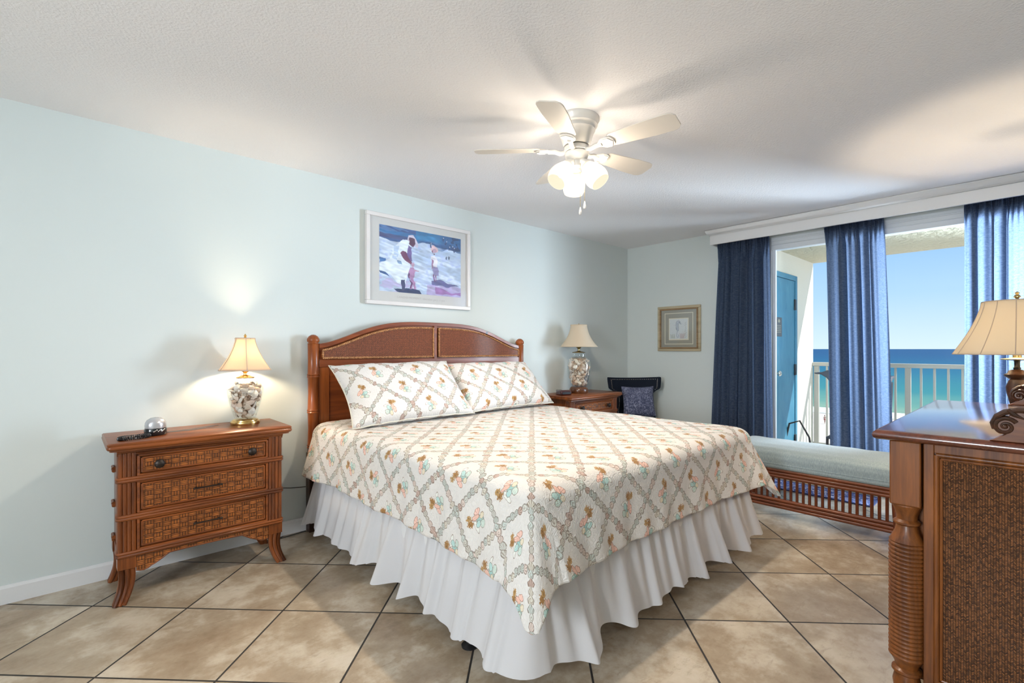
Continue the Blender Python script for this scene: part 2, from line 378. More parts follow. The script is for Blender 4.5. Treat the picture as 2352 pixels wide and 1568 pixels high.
cs = g.ramp(rn, [(0.0, (0.75, 0.66, 0.55)), (0.3, (0.80, 0.76, 0.70)), (0.5, (0.62, 0.42, 0.28)), (0.7, (0.78, 0.66, 0.58)), (0.85, (0.40, 0.27, 0.18)), (1.0, (0.78, 0.74, 0.68))])
M['seashell'] = g.end(g.pbr(g.mix(g.clamp((n1 - 0.5)*3.0), cs, (0.42, 0.26, 0.16)), 0.4, g.bump(n1, 0.3, 0.002)))
g = G('shell_gravel'); v = g.obj(); vo = g.voro(v, 62.0); rn = g.sep(vo['Color'])[0]
cs = g.ramp(rn, [(0.0, (0.70, 0.58, 0.45)), (0.4, (0.80, 0.75, 0.68)), (0.6, (0.60, 0.42, 0.30)), (1.0, (0.66, 0.50, 0.38))])
M['shell_gravel'] = g.end(g.pbr(g.mix(g.clamp(vo['Distance']*1.7 - 0.35), cs, (0.28, 0.18, 0.12)), 0.5, g.bump(1.0 - vo['Distance'], 1.0, 0.01)))

g = G('seawater'); p = g.sep(g.pos()); x = p[0]
n1 = g.noise(g.scale(g.pos(), (0.05, 0.012, 1)), 1.0, 5, 0.65); n2 = g.noise(g.scale(g.pos(), (0.45, 0.09, 1)), 1.0, 4, 0.7)
lx = g.m('LOGARITHM', x + (n1 - 0.5)*0.16*x, 10.0)
f = (lx - 2.1)*(1/1.2)
cw = g.ramp(f, [(0.0000, (0.3300, 0.3300, 0.2640)), (0.0120, (0.4125, 0.4400, 0.4180)), (0.0300, (0.1870, 0.2640, 0.1815)), (0.0900, (0.0935, 0.2200, 0.1650)), (0.2000, (0.0193, 0.1485, 0.1540)),
                (0.4200, (0.0055, 0.0935, 0.1485)), (0.7000, (0.0033, 0.0605, 0.1320)), (1.0000, (0.0022, 0.0468, 0.1210))])
cw = g.mix(g.clamp((n2 - 0.52)*3.5)*0.5, cw, (0.002, 0.05, 0.12))
foam = g.clamp((g.noise(g.scale(g.pos(), (0.5, 0.10, 1)), 1.0, 4) - 0.3)*5.0)*(x < 143.0)*(x > 131.5)
cw = g.mix(foam, cw, (0.85, 0.88, 0.86))
M['seawater'] = g.end(g.pbr(cw, 0.55, g.bump(n2, 0.4, 0.4), spec=0.08))
g = G('beach_sand'); n1 = g.noise(g.pos(), 0.9, 5, 0.7)
M['beach_sand'] = g.end(g.pbr(g.mix(n1, (0.42, 0.38, 0.33), (0.54, 0.50, 0.45)), 0.95, g.bump(n1, 0.4, 0.2), spec=0.05))
g = G('artwork_colour'); M['artwork_colour'] = g.end(g.pbr(g.attr('Col'), 0.55, spec=0.3))

# ================================================================== mesh helper
class MB:
    def __init__(s): s.v = []; s.f = []; s.uv = None; s.sm = True
    def add(s, vs, fs, mat=None):
        b = len(s.v)
        for q in vs:
            q = Vector(q)
            s.v.append(mat @ q if mat is not None else q)
        for q in fs: s.f.append([i + b for i in q])
        return s
    def box(s, x0, y0, z0, x1, y1, z1, mat=None):
        vs = [(x, y, z) for x in (x0, x1) for y in (y0, y1) for z in (z0, z1)]
        return s.add(vs, [(0, 1, 3, 2), (4, 6, 7, 5), (0, 4, 5, 1), (2, 3, 7, 6), (0, 2, 6, 4), (1, 5, 7, 3)], mat)
    def lathe(s, prof, c=(0, 0, 0), seg=24, mat=None, scale=(1, 1)):
        vs = []; fs = []; n = len(prof)
        for i in range(seg):
            a = 2*PI*i/seg
            for r, z in prof: vs.append((c[0] + r*math.cos(a)*scale[0], c[1] + r*math.sin(a)*scale[1], c[2] + z))
        for i in range(seg):
            j = (i + 1) % seg
            for k in range(n - 1): fs.append((i*n + k, j*n + k, j*n + k + 1, i*n + k + 1))
        if prof[0][0] > 1e-5: fs.append([i*n for i in range(seg)][::-1])
        if prof[-1][0] > 1e-5: fs.append([i*n + n - 1 for i in range(seg)])
        return s.add(vs, fs, mat)
    def shell(s, prof, c=(0, 0, 0), seg=24, mat=None, lobes=0, lobe=0.0):
        vs = []; fs = []; n = len(prof)
        for i in range(seg):
            a = 2*PI*i/seg
            k = 1 - lobe*abs(math.sin(a*lobes/2)) if lobes else 1
            for r, z in prof: vs.append((c[0] + r*k*math.cos(a), c[1] + r*k*math.sin(a), c[2] + z))
        for i in range(seg):
            j = (i + 1) % seg
            for k in range(n - 1): fs.append((i*n + k, j*n + k, j*n + k + 1, i*n + k + 1))
        return s.add(vs, fs, mat)
    def tube(s, pts, r, seg=8, closed=False, mat=None, cap=True):
        pts = [Vector(p) for p in pts]; n = len(pts)
        rs = r if isinstance(r, (list, tuple)) else [r]*n
        vs = []; fs = []; nrm = None
        for i in range(n):
            a = pts[(i - 1) % n] if (closed or i > 0) else pts[0]
            b = pts[(i + 1) % n] if (closed or i < n - 1) else pts[-1]
            t = (b - a).normalized() if (b - a).length > 1e-9 else Vector((0, 0, 1))
            if nrm is None:
                nrm = t.cross(Vector((0, 0, 1)))
                if nrm.length < 0.05: nrm = t.cross(Vector((1, 0, 0)))
            nrm = (nrm - t*nrm.dot(t)).normalized(); bn = t.cross(nrm)
            for k in range(seg):
                an = 2*PI*k/seg
                vs.append(pts[i] + nrm*math.cos(an)*rs[i] + bn*math.sin(an)*rs[i])
        for i in range(n if closed else n - 1):
            j = (i + 1) % n
            for k in range(seg):
                l = (k + 1) % seg
                fs.append((i*seg + k, i*seg + l, j*seg + l, j*seg + k))
        if not closed and cap:
            fs.append(list(range(seg))[::-1]); fs.append([(n - 1)*seg + k for k in range(seg)])
        return s.add(vs, fs, mat)
    def prism(s, poly, plane, a0, a1, mat=None):
        n = len(poly)
        def P(p, a):
            if plane == 'xz': return (p[0], a, p[1])
            if plane == 'yz': return (a, p[0], p[1])
            return (p[0], p[1], a)
        vs = [P(p, a0) for p in poly] + [P(p, a1) for p in poly]
        fs = [list(range(n))[::-1], [n + i for i in range(n)]]
        for i in range(n):
            j = (i + 1) % n; fs.append((i, j, n + j, n + i))
        return s.add(vs, fs, mat)
    def strip(s, top, bot, plane, a0, a1):
        """solid between two matching 2d polylines, extruded"""
        n = len(top)
        def P(p, a):
            if plane == 'xz': return (p[0], a, p[1])
            if plane == 'yz': return (a, p[0], p[1])
            return (p[0], p[1], a)
        vs = []
        for a in (a0, a1):
            for i in range(n): vs.append(P(top[i], a)); vs.append(P(bot[i], a))
        m = 2*n; fs = []
        for i in range(n - 1):
            t, b, t2, b2 = 2*i, 2*i + 1, 2*i + 2, 2*i + 3
            fs += [(t, t2, b2, b), (m + t, m + b, m + b2, m + t2), (t, m + t, m + t2, t2), (b, b2, m + b2, m + b)]
        fs += [(0, 1, m + 1, m), (m - 2, 2*m - 2, 2*m - 1, m - 1)]
        return s.add(vs, fs)
    def ball(s, c, r, sc3=(1, 1, 1), seg=16, ring=10, mat=None):
        prof = [(max(0.0, r*math.sin(PI*i/ring)), -r*math.cos(PI*i/ring)) for i in range(ring + 1)]
        prof[0] = (0.0001, -r); prof[-1] = (0.0001, r)
        mm = Matrix.Translation(c) @ Matrix.Diagonal((sc3[0], sc3[1], sc3[2], 1))
        if mat is not None: mm = mat @ mm
        return s.lathe(prof, (0, 0, 0), seg, mm)
    def grid(s, nu, nv, fn, uvfn=None, wrap=False):
        b = len(s.v)
        if uvfn is not None and s.uv is None: s.uv = {}
        for i in range(nu + (0 if wrap else 1)):
            for j in range(nv + 1):
                s.v.append(Vector(fn(i/nu, j/nv)))
                if uvfn is not None: s.uv[len(s.v) - 1] = uvfn(i/nu, j/nv)
        for i in range(nu):
            i2 = (i + 1) % nu if wrap else i + 1
            for j in range(nv):
                s.f.append([b + i*(nv + 1) + j, b + i2*(nv + 1) + j, b + i2*(nv + 1) + j + 1, b + i*(nv + 1) + j + 1])
        return s
    def build(s, name, mat, parent=None, bevel=0.0, smooth=44, thick=0.0, subd=0, recalc=True, loc=None):
        me = bpy.data.meshes.new(name)
        me.from_pydata([tuple(q) for q in s.v], [], s.f)
        if recalc:
            bm = bmesh.new(); bm.from_mesh(me); bmesh.ops.recalc_face_normals(bm, faces=bm.faces); bm.to_mesh(me); bm.free()
        if s.uv is not None:
            l = me.uv_layers.new(name='UVMap')
            for lp in me.loops:
                l.data[lp.index].uv = s.uv.get(lp.vertex_index, (0, 0))
        me.validate(); me.update()
        if smooth:
            me.polygons.foreach_set('use_smooth', [True]*len(me.polygons))
            me.set_sharp_from_angle(angle=math.radians(smooth))
        me.materials.append(M[mat] if isinstance(mat, str) else mat)
        o = bpy.data.objects.new(name, me); C.objects.link(o)
        if parent is not None: o.parent = parent
        if loc is not None: o.location = loc
        if thick:
            m = o.modifiers.new('thickness', 'SOLIDIFY'); m.thickness = thick; m.offset = -1
        if bevel:
            m = o.modifiers.new('bevel', 'BEVEL'); m.width = bevel; m.segments = 2; m.limit_method = 'ANGLE'; m.angle_limit = math.radians(40)
        if subd:
            m = o.modifiers.new('subdivision', 'SUBSURF'); m.levels = subd; m.render_levels = subd
        return o

def thing(name, label, cat, loc=(0, 0, 0), rotz=0.0, group=None):
    o = bpy.data.objects.new(name, None); C.objects.link(o); o.empty_display_size = 0.1
    o.location = loc; o.rotation_euler = (0, 0, rotz); tag(o, label, cat, group); return o
def tag(o, label, cat, group=None, kind=None):
    if label: o['label'] = label
    if cat: o['category'] = cat
    if group: o['group'] = group
    if kind: o['kind'] = kind
    return o
def struct(o, label=None, cat=None):
    o['kind'] = 'structure'
    if label: o['label'] = label
    if cat: o['category'] = cat
    return o
def copy_tree(o, parent=None, **kw):
    c = o.copy(); C.objects.link(c)
    if parent is not None: c.parent = parent
    for ch in list(o.children): copy_tree(ch, c)
    return c
def point(name, loc, watts, col, radius, parent=None):
    d = bpy.data.lights.new(name, 'POINT'); d.energy = watts; d.color = col; d.shadow_soft_size = radius
    o = bpy.data.objects.new(name, d); C.objects.link(o); o.location = loc
    if parent: o.parent = parent
    return o

# ================================================================== room shell
YA = 3.387; XB = 5.02; YD = -0.21; XC = -2.7; H = 2.44
struct(MB().box(XC, YD, -0.12, XB + 0.02, YA, 0).build('floor', 'floor_tile', smooth=0), 'beige stone look floor tiles laid diagonally with dark grout', 'floor')
struct(MB().box(XC - 0.1, YD - 0.1, H, XB + 0.12, YA + 0.1, H + 0.15).build('ceiling', 'ceiling_paint', smooth=0), 'white textured plaster ceiling', 'ceiling')
struct(MB().box(XC - 0.1, YA, -0.12, XB + 0.12, YA + 0.1, H).build('wall_back', 'wall_paint', smooth=0), 'pale aqua wall behind the bed', 'wall')
b = MB(); b.box(XC - 0.1, YD - 0.1, -0.12, XC, -0.08, H); b.box(XC - 0.1, 1.32, -0.12, XC, YA, H); b.box(XC - 0.1, -0.08, -0.12, XC, 1.32, 0.9); b.box(XC - 0.1, -0.08, 2.1, XC, 1.32, H)
w2 = struct(bpy.data.objects.new('added_window', None), 'added white framed window, unseen at the left end of the room', 'window'); C.objects.link(w2); w2.location = (XC - 0.05, 0.62, 1.5)  # invented window, added so the fill lamp can shine in
q_ = MB(); q_.box(-0.04, -0.7, -0.6, 0.04, -0.65, 0.6); q_.box(-0.04, 0.65, -0.6, 0.04, 0.7, 0.6); q_.box(-0.04, -0.65, -0.6, 0.04, 0.65, -0.55); q_.box(-0.04, -0.65, 0.55, 0.04, 0.65, 0.6); q_.box(-0.03, -0.02, -0.55, 0.03, 0.02, 0.55)
q_.build('frame', 'vinyl_frame', w2, bevel=0.003)
MB().box(-0.003, -0.65, -0.55, 0.003, 0.65, 0.55).build('pane', 'window_glass', w2, smooth=0)
struct(b.build('wall_left', 'wall_paint', smooth=0), 'pale aqua wall at the left end of the room', 'wall')
struct(MB().box(XC, YD - 0.1, -0.12, XB + 0.12, YD, H).build('wall_front', 'wall_paint', smooth=0), 'pale aqua wall behind the dresser', 'wall')
b = MB(); b.box(XB, 1.80, -0.12, XB + 0.12, YA, H); b.box(XB, YD, 2.30, XB + 0.12, 1.80, H)
struct(b.build('wall_right', 'wall_paint', smooth=0), 'pale aqua wall around the glass door', 'wall')

b = MB(); b.prism([(YA, 0), (YA - 0.014, 0), (YA - 0.014, 0.075), (YA - 0.006, 0.088), (YA, 0.088)], 'yz', XC, XB)
struct(b.build('baseboard_back', 'trim_paint', smooth=0), 'white baseboard along the wall behind the bed', 'baseboard')
b = MB(); b.prism([(XB, 0), (XB - 0.014, 0), (XB - 0.014, 0.075), (XB - 0.006, 0.088), (XB, 0.088)], 'xz', 1.80, YA - 0.014)
struct(b.build('baseboard_right', 'trim_paint', smooth=0), 'white baseboard under the seahorse picture', 'baseboard')

# sliding glass door -----------------------------------------------------
wd = struct(bpy.data.objects.new('window_1', None), 'white framed sliding glass door to the balcony', 'glass door'); C.objects.link(wd)
wd.location = (XB + 0.05, 0.8, 0)
b = MB(); x0, x1 = -0.05, 0.05
b.box(x0, 0.955, 0, x1, 1.0, 2.30); b.box(x0, -1.01, 2.183, x1, 0.955, 2.30); b.box(x0, -1.01, 0, x1, 0.955, 0.045)
b.box(x0 - 0.01, -1.01, 2.262, x0, 0.955, 2.275); b.box(x0 - 0.01, -1.01, 2.225, x0, 0.955, 2.232)
b.build('frame', 'vinyl_frame', wd, bevel=0.003)
b = MB(); b.box(-0.03, 0.925, 0.045, 0.0, 0.955, 2.183); b.box(-0.03, 0.30, 0.045, 0.0, 0.345, 2.183)
b.build('sash', 'vinyl_frame', wd, bevel=0.003)
MB().box(-0.018, 0.345, 0.045, -0.012, 0.925, 2.183).build('pane', 'window_glass', wd, smooth=0)
MB().box(0.012, -1.01, 0.045, 0.018, 0.30, 2.183).build('pane', 'window_glass', wd, smooth=0)

# pelmet and crown --------------------------------------------------------
pv = thing('curtain_pelmet', 'long white wooden pelmet board above the blue curtains', 'pelmet', (4.86, 1.04, 2.29))
b = MB(); b.box(-0.01, -1.24, 0, 0.012, 1.2448, 0.092); b.box(0.0122, 1.225, 0, 0.158, 1.2448, 0.092)
b.build('board', 'trim_paint', pv, bevel=0.002)
b = MB()
prof = [(-0.012, 0.094), (-0.016, 0.102), (-0.03, 0.110), (-0.040, 0.128), (-0.043, 0.148)]
def crown(u, v):
    k = v*(len(prof) - 1); i = min(int(k), len(prof) - 2); t = k - i
    px_ = prof[i][0]*(1 - t) + prof[i + 1][0]*t; pz = prof[i][1]*(1 - t) + prof[i + 1][1]*t
    pts = [(px_, -1.24), (px_, 1.245 - px_ - 0.01), (0.158, 1.245 - px_ - 0.01)]
    k = u*2; i = min(int(k), 1); t = k - i
    return (pts[i][0]*(1 - t) + pts[i + 1][0]*t, pts[i][1]*(1 - t) + pts[i + 1][1]*t, pz)
b.grid(2, 8, crown); b.build('crown_moulding', 'trim_paint', pv, thick=0.006, recalc=False)

# ================================================================== balcony and view
struct(MB().box(XB + 0.12, -2.6, -0.15, 6.85, 1.95, -0.02).build('balcony_floor', 'balcony_concrete', smooth=0), 'pale concrete balcony floor', 'balcony')
struct(MB().box(XB + 0.10, -2.6, 2.272, 6.72, 1.95, 2.46).build('balcony_ceiling', 'stucco', smooth=0), 'rough cream stucco ceiling of the balcony', 'balcony ceiling')
struct(MB().box(XB + 0.12, 1.87, -0.15, 6.70, 2.02, 2.30).build('balcony_side_wall', 'side_wall_plaster', smooth=0), 'cream plaster side wall of the balcony', 'wall')
# blue storage door on the side wall
bd = struct(thing('door_1', None, None, (5.62, 1.87, 0)), 'blue painted balcony storage door with a small plaque', 'door')
b = MB()
b.box(0.36, -0.03, 0, 0.42, 0, 2.04); b.box(-0.42, -0.03, 0, -0.36, 0, 2.04); b.box(-0.36, -0.03, 1.985, 0.36, 0, 2.04)
b.build('door_frame', 'blue_door_paint', bd, bevel=0.003)
MB().box(-0.357, -0.02, 0.02, 0.357, 0.0, 1.982).build('door_panel', 'blue_door_paint', bd, bevel=0.003)
for z in (0.22, 1.00, 1.72):
    MB().box(0.335, -0.037, z - 0.06, 0.375, -0.018, z + 0.06).build('hinge', 'hinge_metal', bd, bevel=0.003)
mm = Matrix.Translation((-0.27, -0.02, 0.98)) @ Matrix.Rotation(PI/2, 4, 'X')
MB().lathe([(0.03, 0), (0.03, 0.006), (0.012, 0.012), (0.012, 0.035), (0.026, 0.045), (0.03, 0.058), (0.022, 0.07), (0.0001, 0.074)], seg=20, mat=mm).build('door_knob', 'nickel', bd)
pq = MB().box(-0.25, -0.026, 1.36, -0.05, -0.019, 1.56).build('plaque', 'plaque_metal', bd, bevel=0.002)
b = MB()
for k in range(5): b.box(-0.22, -0.0275, 1.40 + k*0.018, -0.08, -0.026, 1.405 + k*0.018)
b.box(-0.155, -0.0275, 1.505, -0.125, -0.026, 1.54); b.box(-0.17, -0.0275, 1.51, -0.16, -0.026, 1.53); b.box(-0.12, -0.0275, 1.51, -0.11, -0.026, 1.53)
b.build('plaque_lettering', 'plaque_marks', pq, smooth=0)

# balcony railing
rl = thing('balcony_railing', 'off white metal balcony railing with thin vertical bars', 'railing', (6.70, 0.0, -0.02))
MB().box(-0.035, -2.55, 1.045, 0.035, 1.868, 1.09).build('top_rail', 'rail_paint', rl, bevel=0.006)
MB().box(-0.018, -2.55, 0.09, 0.018, 1.868, 0.125).build('bottom_rail', 'rail_paint', rl, bevel=0.004)
post = MB().box(-0.022, -0.025, 0, 0.022, 0.025, 1.045).build('post', 'rail_paint', rl, bevel=0.003, loc=(0, 1.831, 0))
for yy in (0.964, 0.097, -0.77, -1.637, -2.5):
    c = post.copy(); C.objects.link(c); c.location = (0, yy, 0)
bar = MB().box(-0.011, -0.010, 0.125, 0.011, 0.010, 1.045).build('baluster', 'rail_paint', rl, bevel=0.002, loc=(0, 1.717, 0))
for s0 in (1.831, 0.964, 0.097, -0.77, -1.637):
    for k in range(1, 8):
        yy = s0 - k*0.1084
        if abs(yy - 1.7226) < 0.001: bar.location = (0, yy, 0); continue
        c = bar.copy(); C.objects.link(c); c.location = (0, yy, 0)

# patio chair, mostly hidden by the middle curtain
pc = thing('patio_chair', 'dark metal and sling patio chair behind the middle curtain', 'chair', (5.70, 1.20, -0.02))
b = MB()
b.tube([(0.05, 0.655, 0.0), (0.05, 0.66, 0.30), (0.05, 0.63, 0.445), (0.05, 0.53, 0.485), (0.05, 0.44, 0.32), (0.05, 0.40, 0.0)], 0.010)
b.tube([(0.05, 0.40, 0.05), (0.05, -0.25, 0.05)], 0.010); b.tube([(0.05, 0.655, 0.05), (0.05, 0.40, 0.05)], 0.010)
b.tube([(-0.35, 0.18, 0.0), (-0.32, 0.18, 0.40), (0.05, 0.18, 0.42), (0.12, 0.18, 0.0)], 0.012); b.tube([(-0.35, -0.22, 0.0), (-0.32, -0.22, 0.40), (0.05, -0.22, 0.42), (0.12, -0.22, 0.0)], 0.012)
b.tube([(0.05, -0.22, 0.05), (0.05, 0.18, 0.05)], 0.010)
b.build('frame', 'patio_frame', pc)
b = MB()
def sling(u, v):
    pts = [(-0.33, 0.41), (-0.10, 0.39), (0.04, 0.41), (0.10, 0.60), (0.15, 0.80), (0.17, 0.93)]
    k = u*(len(pts) - 1); i = min(int(k), len(pts) - 2); t = k - i
    return (pts[i][0]*(1 - t) + pts[i + 1][0]*t, -0.24 + 0.43*v, pts[i][1]*(1 - t) + pts[i + 1][1]*t)
b.grid(24, 6, sling); b.build('sling_seat', 'patio_fabric', pc, thick=0.02, recalc=False)
b = MB(); b.prism([(0.385, 1.005), (0.375, 0.992), (0.32, 0.988), (0.27, 0.955), (0.235, 0.905), (0.20, 0.86), (-0.20, 0.86), (-0.26, 0.99), (0.22, 1.035), (0.27, 1.032), (0.32, 1.008)], 'yz', 0.0, 0.16)
b.build('headrest', 'patio_fabric', pc, bevel=0.008)

# beach, sea
GZ = -13.8
b = MB(); b.box(8, -900, GZ - 1, 131, 900, GZ)
struct(b.build('ground', 'beach_sand', smooth=0), 'pale beach sand below the balcony', 'beach')
b = MB(); b.grid(1, 1, lambda u, v: (130 + u*45000, -45000 + v*90000, GZ + 0.05))
tag(b.build('sea', 'seawater', smooth=0, recalc=False), 'blue green sea reaching to the horizon beyond the beach', 'sea', kind='stuff')

def person(loc, rot, label, suit, stride=0.12):
    root = thing('person', label, 'person', loc, rot)
    vs = [(0, 0, 0.95), (0, 0, 1.15), (0, 0, 1.38), (0, 0, 1.50), (0, 0, 1.62), (0, 0, 1.74),
          (0.10, 0, 0.92), (0.11, stride*0.5, 0.50), (0.11, stride, 0.07), (0.11, stride + 0.12, 0.03),
          (-0.10, 0, 0.92), (-0.11, -stride*0.2, 0.50), (-0.11, -stride, 0.07), (-0.11, -stride + 0.12, 0.03),
          (0.18, 0, 1.40), (0.25, -0.03, 1.12), (0.26, 0.08, 0.88), (-0.18, 0, 1.40), (-0.25, 0.0, 1.12), (-0.24, 0.12, 0.90)]
    es = [(0, 1), (1, 2), (2, 3), (3, 4), (4, 5), (0, 6), (6, 7), (7, 8), (8, 9), (0, 10), (10, 11), (11, 12), (12, 13), (2, 14), (14, 15), (15, 16), (2, 17), (17, 18), (18, 19)]
    rad = [0.13, 0.11, 0.13, 0.05, 0.09, 0.07, 0.09, 0.06, 0.04, 0.03, 0.09, 0.06, 0.04, 0.03, 0.06, 0.04, 0.03, 0.06, 0.04, 0.03]
    me = bpy.data.meshes.new('body'); me.from_pydata(vs, es, []); me.materials.append(M['skin'])
    o = bpy.data.objects.new('body', me); C.objects.link(o); o.parent = root
    o.modifiers.new('skin', 'SKIN')
    for i, r in enumerate(rad): me.skin_vertices[0].data[i].radius = (r, r*0.8)
    me.skin_vertices[0].data[0].use_root = True
    m = o.modifiers.new('subdivision', 'SUBSURF'); m.levels = 1; m.render_levels = 1
    MB().shell([(0.15, 0.86), (0.16, 0.95), (0.13, 1.05)], seg=12).build('swim_shorts', suit, root)
    MB().ball((0, -0.015, 1.72), 0.095, (1, 1, 0.9), 10, 6).build('hair', 'hair_brown', root)
person((112.5, 30.6, GZ), 0.4, 'tiny figure in dark swimwear on the sand, left one of the two together', 'swim_dark')
person((112.0, 29.2, GZ), 2.4, 'tiny figure in red swimwear on the sand, right one of the two together', 'swim_red', 0.2)
person((116.5, 33.4, GZ), 1.2, 'tiny figure in blue on the sand, nearest the balcony side wall', 'swim_blue', 0.05)

# ================================================================== curtains
def curtain(y_top0, y_top1, y_bot0, y_bot1, label, seed, nf, x=4.945, loosen=0.6):
    rs = random.Random(seed)
    ph = [rs.uniform(0, 6.28) for _ in range(6)]
    yc = (y_top0 + y_top1)/2
    root = thing('curtain', label, 'curtain', (x, yc, 0.0), group=None)
    ztop, zbot = 2.345, 0.03; Wt = y_top1 - y_top0
    def fn(u, v):
        z = zbot + (ztop - zbot)*v
        k = min(1.0, max(0.0, (1 - v)))
        y0 = y_top0 + (y_bot0 - y_top0)*(k**0.8); y1 = y_top1 + (y_bot1 - y_top1)*(k**0.8)
        # main deep folds, fading into small gathers at the heading
        gth = max(0.0, (v - 0.90)/0.10)
        uu = u + (0.045*math.sin(u*8.3 + ph[0]) + 0.022*math.sin(u*19 + ph[2] + v*0.9))*(1 - 0.5*gth)
        big = math.sin(uu*nf*2*PI + ph[1] + 0.35*math.sin(v*2.2 + ph[2]))
        mid = math.sin(uu*nf*2*PI*1.73 + ph[3] + v*0.8)
        small = math.sin(u*nf*2*PI*3.6 + ph[4] + 1.3*math.sin(u*13))
        amp = 0.036*(1 - 0.65*gth)
        xx = amp*(0.75*big*(0.75 + 0.25*math.sin(u*5 + ph[5])) + 0.40*mid) + small*(0.002 + 0.013*gth**0.6)
        xx = max(-0.06, min(0.055, xx))
        yy = y0 + (y1 - y0)*u + 0.012*math.cos(uu*nf*2*PI + ph[1])*(1 - gth)
        return (xx, yy - yc, z)
    b = MB(); b.grid(170, 60, fn, lambda u, v: (u*Wt*2.2, v*2.3))
    b.build('drape', 'curtain_cloth', root, recalc=False, smooth=60)
    b = MB()
    def hd(u, v):
        p = fn(u, (2.30 - zbot - v*0.04)/(ztop - zbot)); return (p[0] - 0.004, p[1], p[2])
    b.grid(170, 3, hd, lambda u, v: (u*Wt*2.2, 3 + v*0.05)); b.build('heading_tape', 'curtain_cloth', root, recalc=False, smooth=60)
    return root
curtain(1.745, 2.245, 1.700, 2.345, 'dark blue curtain panel beside the seahorse picture', 3, 5)
curtain(0.870, 1.300, 0.805, 1.255, 'narrow dark blue curtain panel hanging in the middle of the glass', 11, 4)
curtain(-0.19, 0.385, -0.19, 0.375, 'dark blue curtain panel behind the ivory lamp shade', 23, 6)
b = MB(); b.tube([(4.945, -0.2, 2.352), (4.945, 2.262, 2.352)], 0.008)
tag(b.build('curtain_rod', 'white_plastic'), 'thin curtain rod hidden behind the white pelmet', 'curtain rod')

# ================================================================== ceiling fan
fx, fy = 1.985, 1.655
fan = thing('ceiling_fan', 'white five-blade ceiling fan with three lit glass shades', 'ceiling fan', (fx, fy, H))
MB().lathe([(0.118, 0.0), (0.119, -0.012), (0.112, -0.022), (0.110, -0.040), (0.098, -0.048), (0.094, -0.058), (0.098, -0.064), (0.090, -0.075), (0.080, -0.110), (0.072, -0.135), (0.066, -0.142)], seg=48).build('canopy', 'white_enamel', fan)
MB().lathe([(0.040, -0.140), (0.060, -0.145), (0.066, -0.150), (0.066, -0.172), (0.045, -0.176)], seg=36).build('motor_hub', 'white_enamel', fan)
MB().lathe([(0.058, -0.176), (0.062, -0.180), (0.060, -0.200), (0.048, -0.216), (0.030, -0.222), (0.028, -0.250), (0.0001, -0.254)], seg=36).build('light_fitter', 'white_enamel', fan)
blade_o = iron_o = None
for k in range(5):
    a = math.radians(62.6 + 72*k)
    if blade_o is None:
        b = MB(); n = 26; top = []; bot = []
        for i in range(n + 1):
            t = i/n; x = 0.165 + 0.375*t
            wdt = 0.046 + 0.018*min(1, t*1.5)
            if t < 0.12: wdt *= math.sqrt(max(0.15, t/0.12))
            if t > 0.88: wdt *= math.sqrt(max(0.0, 1 - ((t - 0.88)/0.12)**2))*0.45 + 0.55
            top.append((x, wdt)); bot.append((x, -wdt))
        b.strip(top, bot, 'xy', -0.003, 0.003)
        blade_o = b.build('blade', 'blade_white', fan, bevel=0.0015)
        b = MB()
        b.tube([(0.055, 0, -0.010), (0.085, 0, -0.018), (0.115, 0, -0.008), (0.15, 0, -0.008)], [0.011, 0.012, 0.012, 0.012], 8)
        b.strip([(0.13, 0.012), (0.155, 0.034), (0.185, 0.040), (0.205, 0.034), (0.215, 0.018), (0.218, 0.0)], [(0.13, -0.012), (0.155, -0.034), (0.185, -0.040), (0.205, -0.034), (0.215, -0.018), (0.218, 0.0)], 'xy', -0.010, -0.004)
        b.tube([(0.165, 0.030, -0.012), (0.195, 0.031, -0.012), (0.212, 0.0, -0.012), (0.195, -0.031, -0.012), (0.165, -0.030, -0.012)], 0.0035, 6)
        iron_o = b.build('blade_iron', 'white_enamel', fan)
        bo, io = blade_o, iron_o
    else:
        bo = blade_o.copy(); C.objects.link(bo); io = iron_o.copy(); C.objects.link(io)
    mt = Matrix.Translation((0, 0, -0.160)) @ Matrix.Rotation(a, 4, 'Z') @ Matrix.Rotation(math.radians(-13), 4, 'X')
    bo.matrix_local = mt; io.matrix_local = mt
for k, deg in enumerate((47.4, 167.4, 287.4)):
    a = math.radians(deg)
    mt = Matrix.Translation((0.022*math.cos(a), 0.022*math.sin(a), -0.212)) @ Matrix.Rotation(a, 4, 'Z') @ Matrix.Rotation(math.radians(180 - 38), 4, 'Y')
    # +z of the local frame now points outward and down
    MB().lathe([(0.015, 0.0), (0.020, 0.02), (0.028, 0.045), (0.030, 0.062)], seg=20, mat=mt).build('socket', 'white_enamel', fan)
    s = MB().shell([(0.029, 0.050), (0.036, 0.062), (0.048, 0.085), (0.058, 0.115), (0.061, 0.140), (0.058, 0.160), (0.050, 0.178)], seg=28, mat=mt).build('glass_shade', 'lit_glass_shade', fan, thick=0.002)
    mb = mt @ Matrix.Translation((0, 0, 0.115)) 
    MB().ball((0, 0, 0.105), 0.026, (1, 1, 1.3), 14, 8, mat=mt).build('bulb', 'bulb_glow', s)
    p = mb.translation
    point('fan_bulb_light', (fx + p.x, fy + p.y, H + p.z), FAN_W, WARM, 0.028)
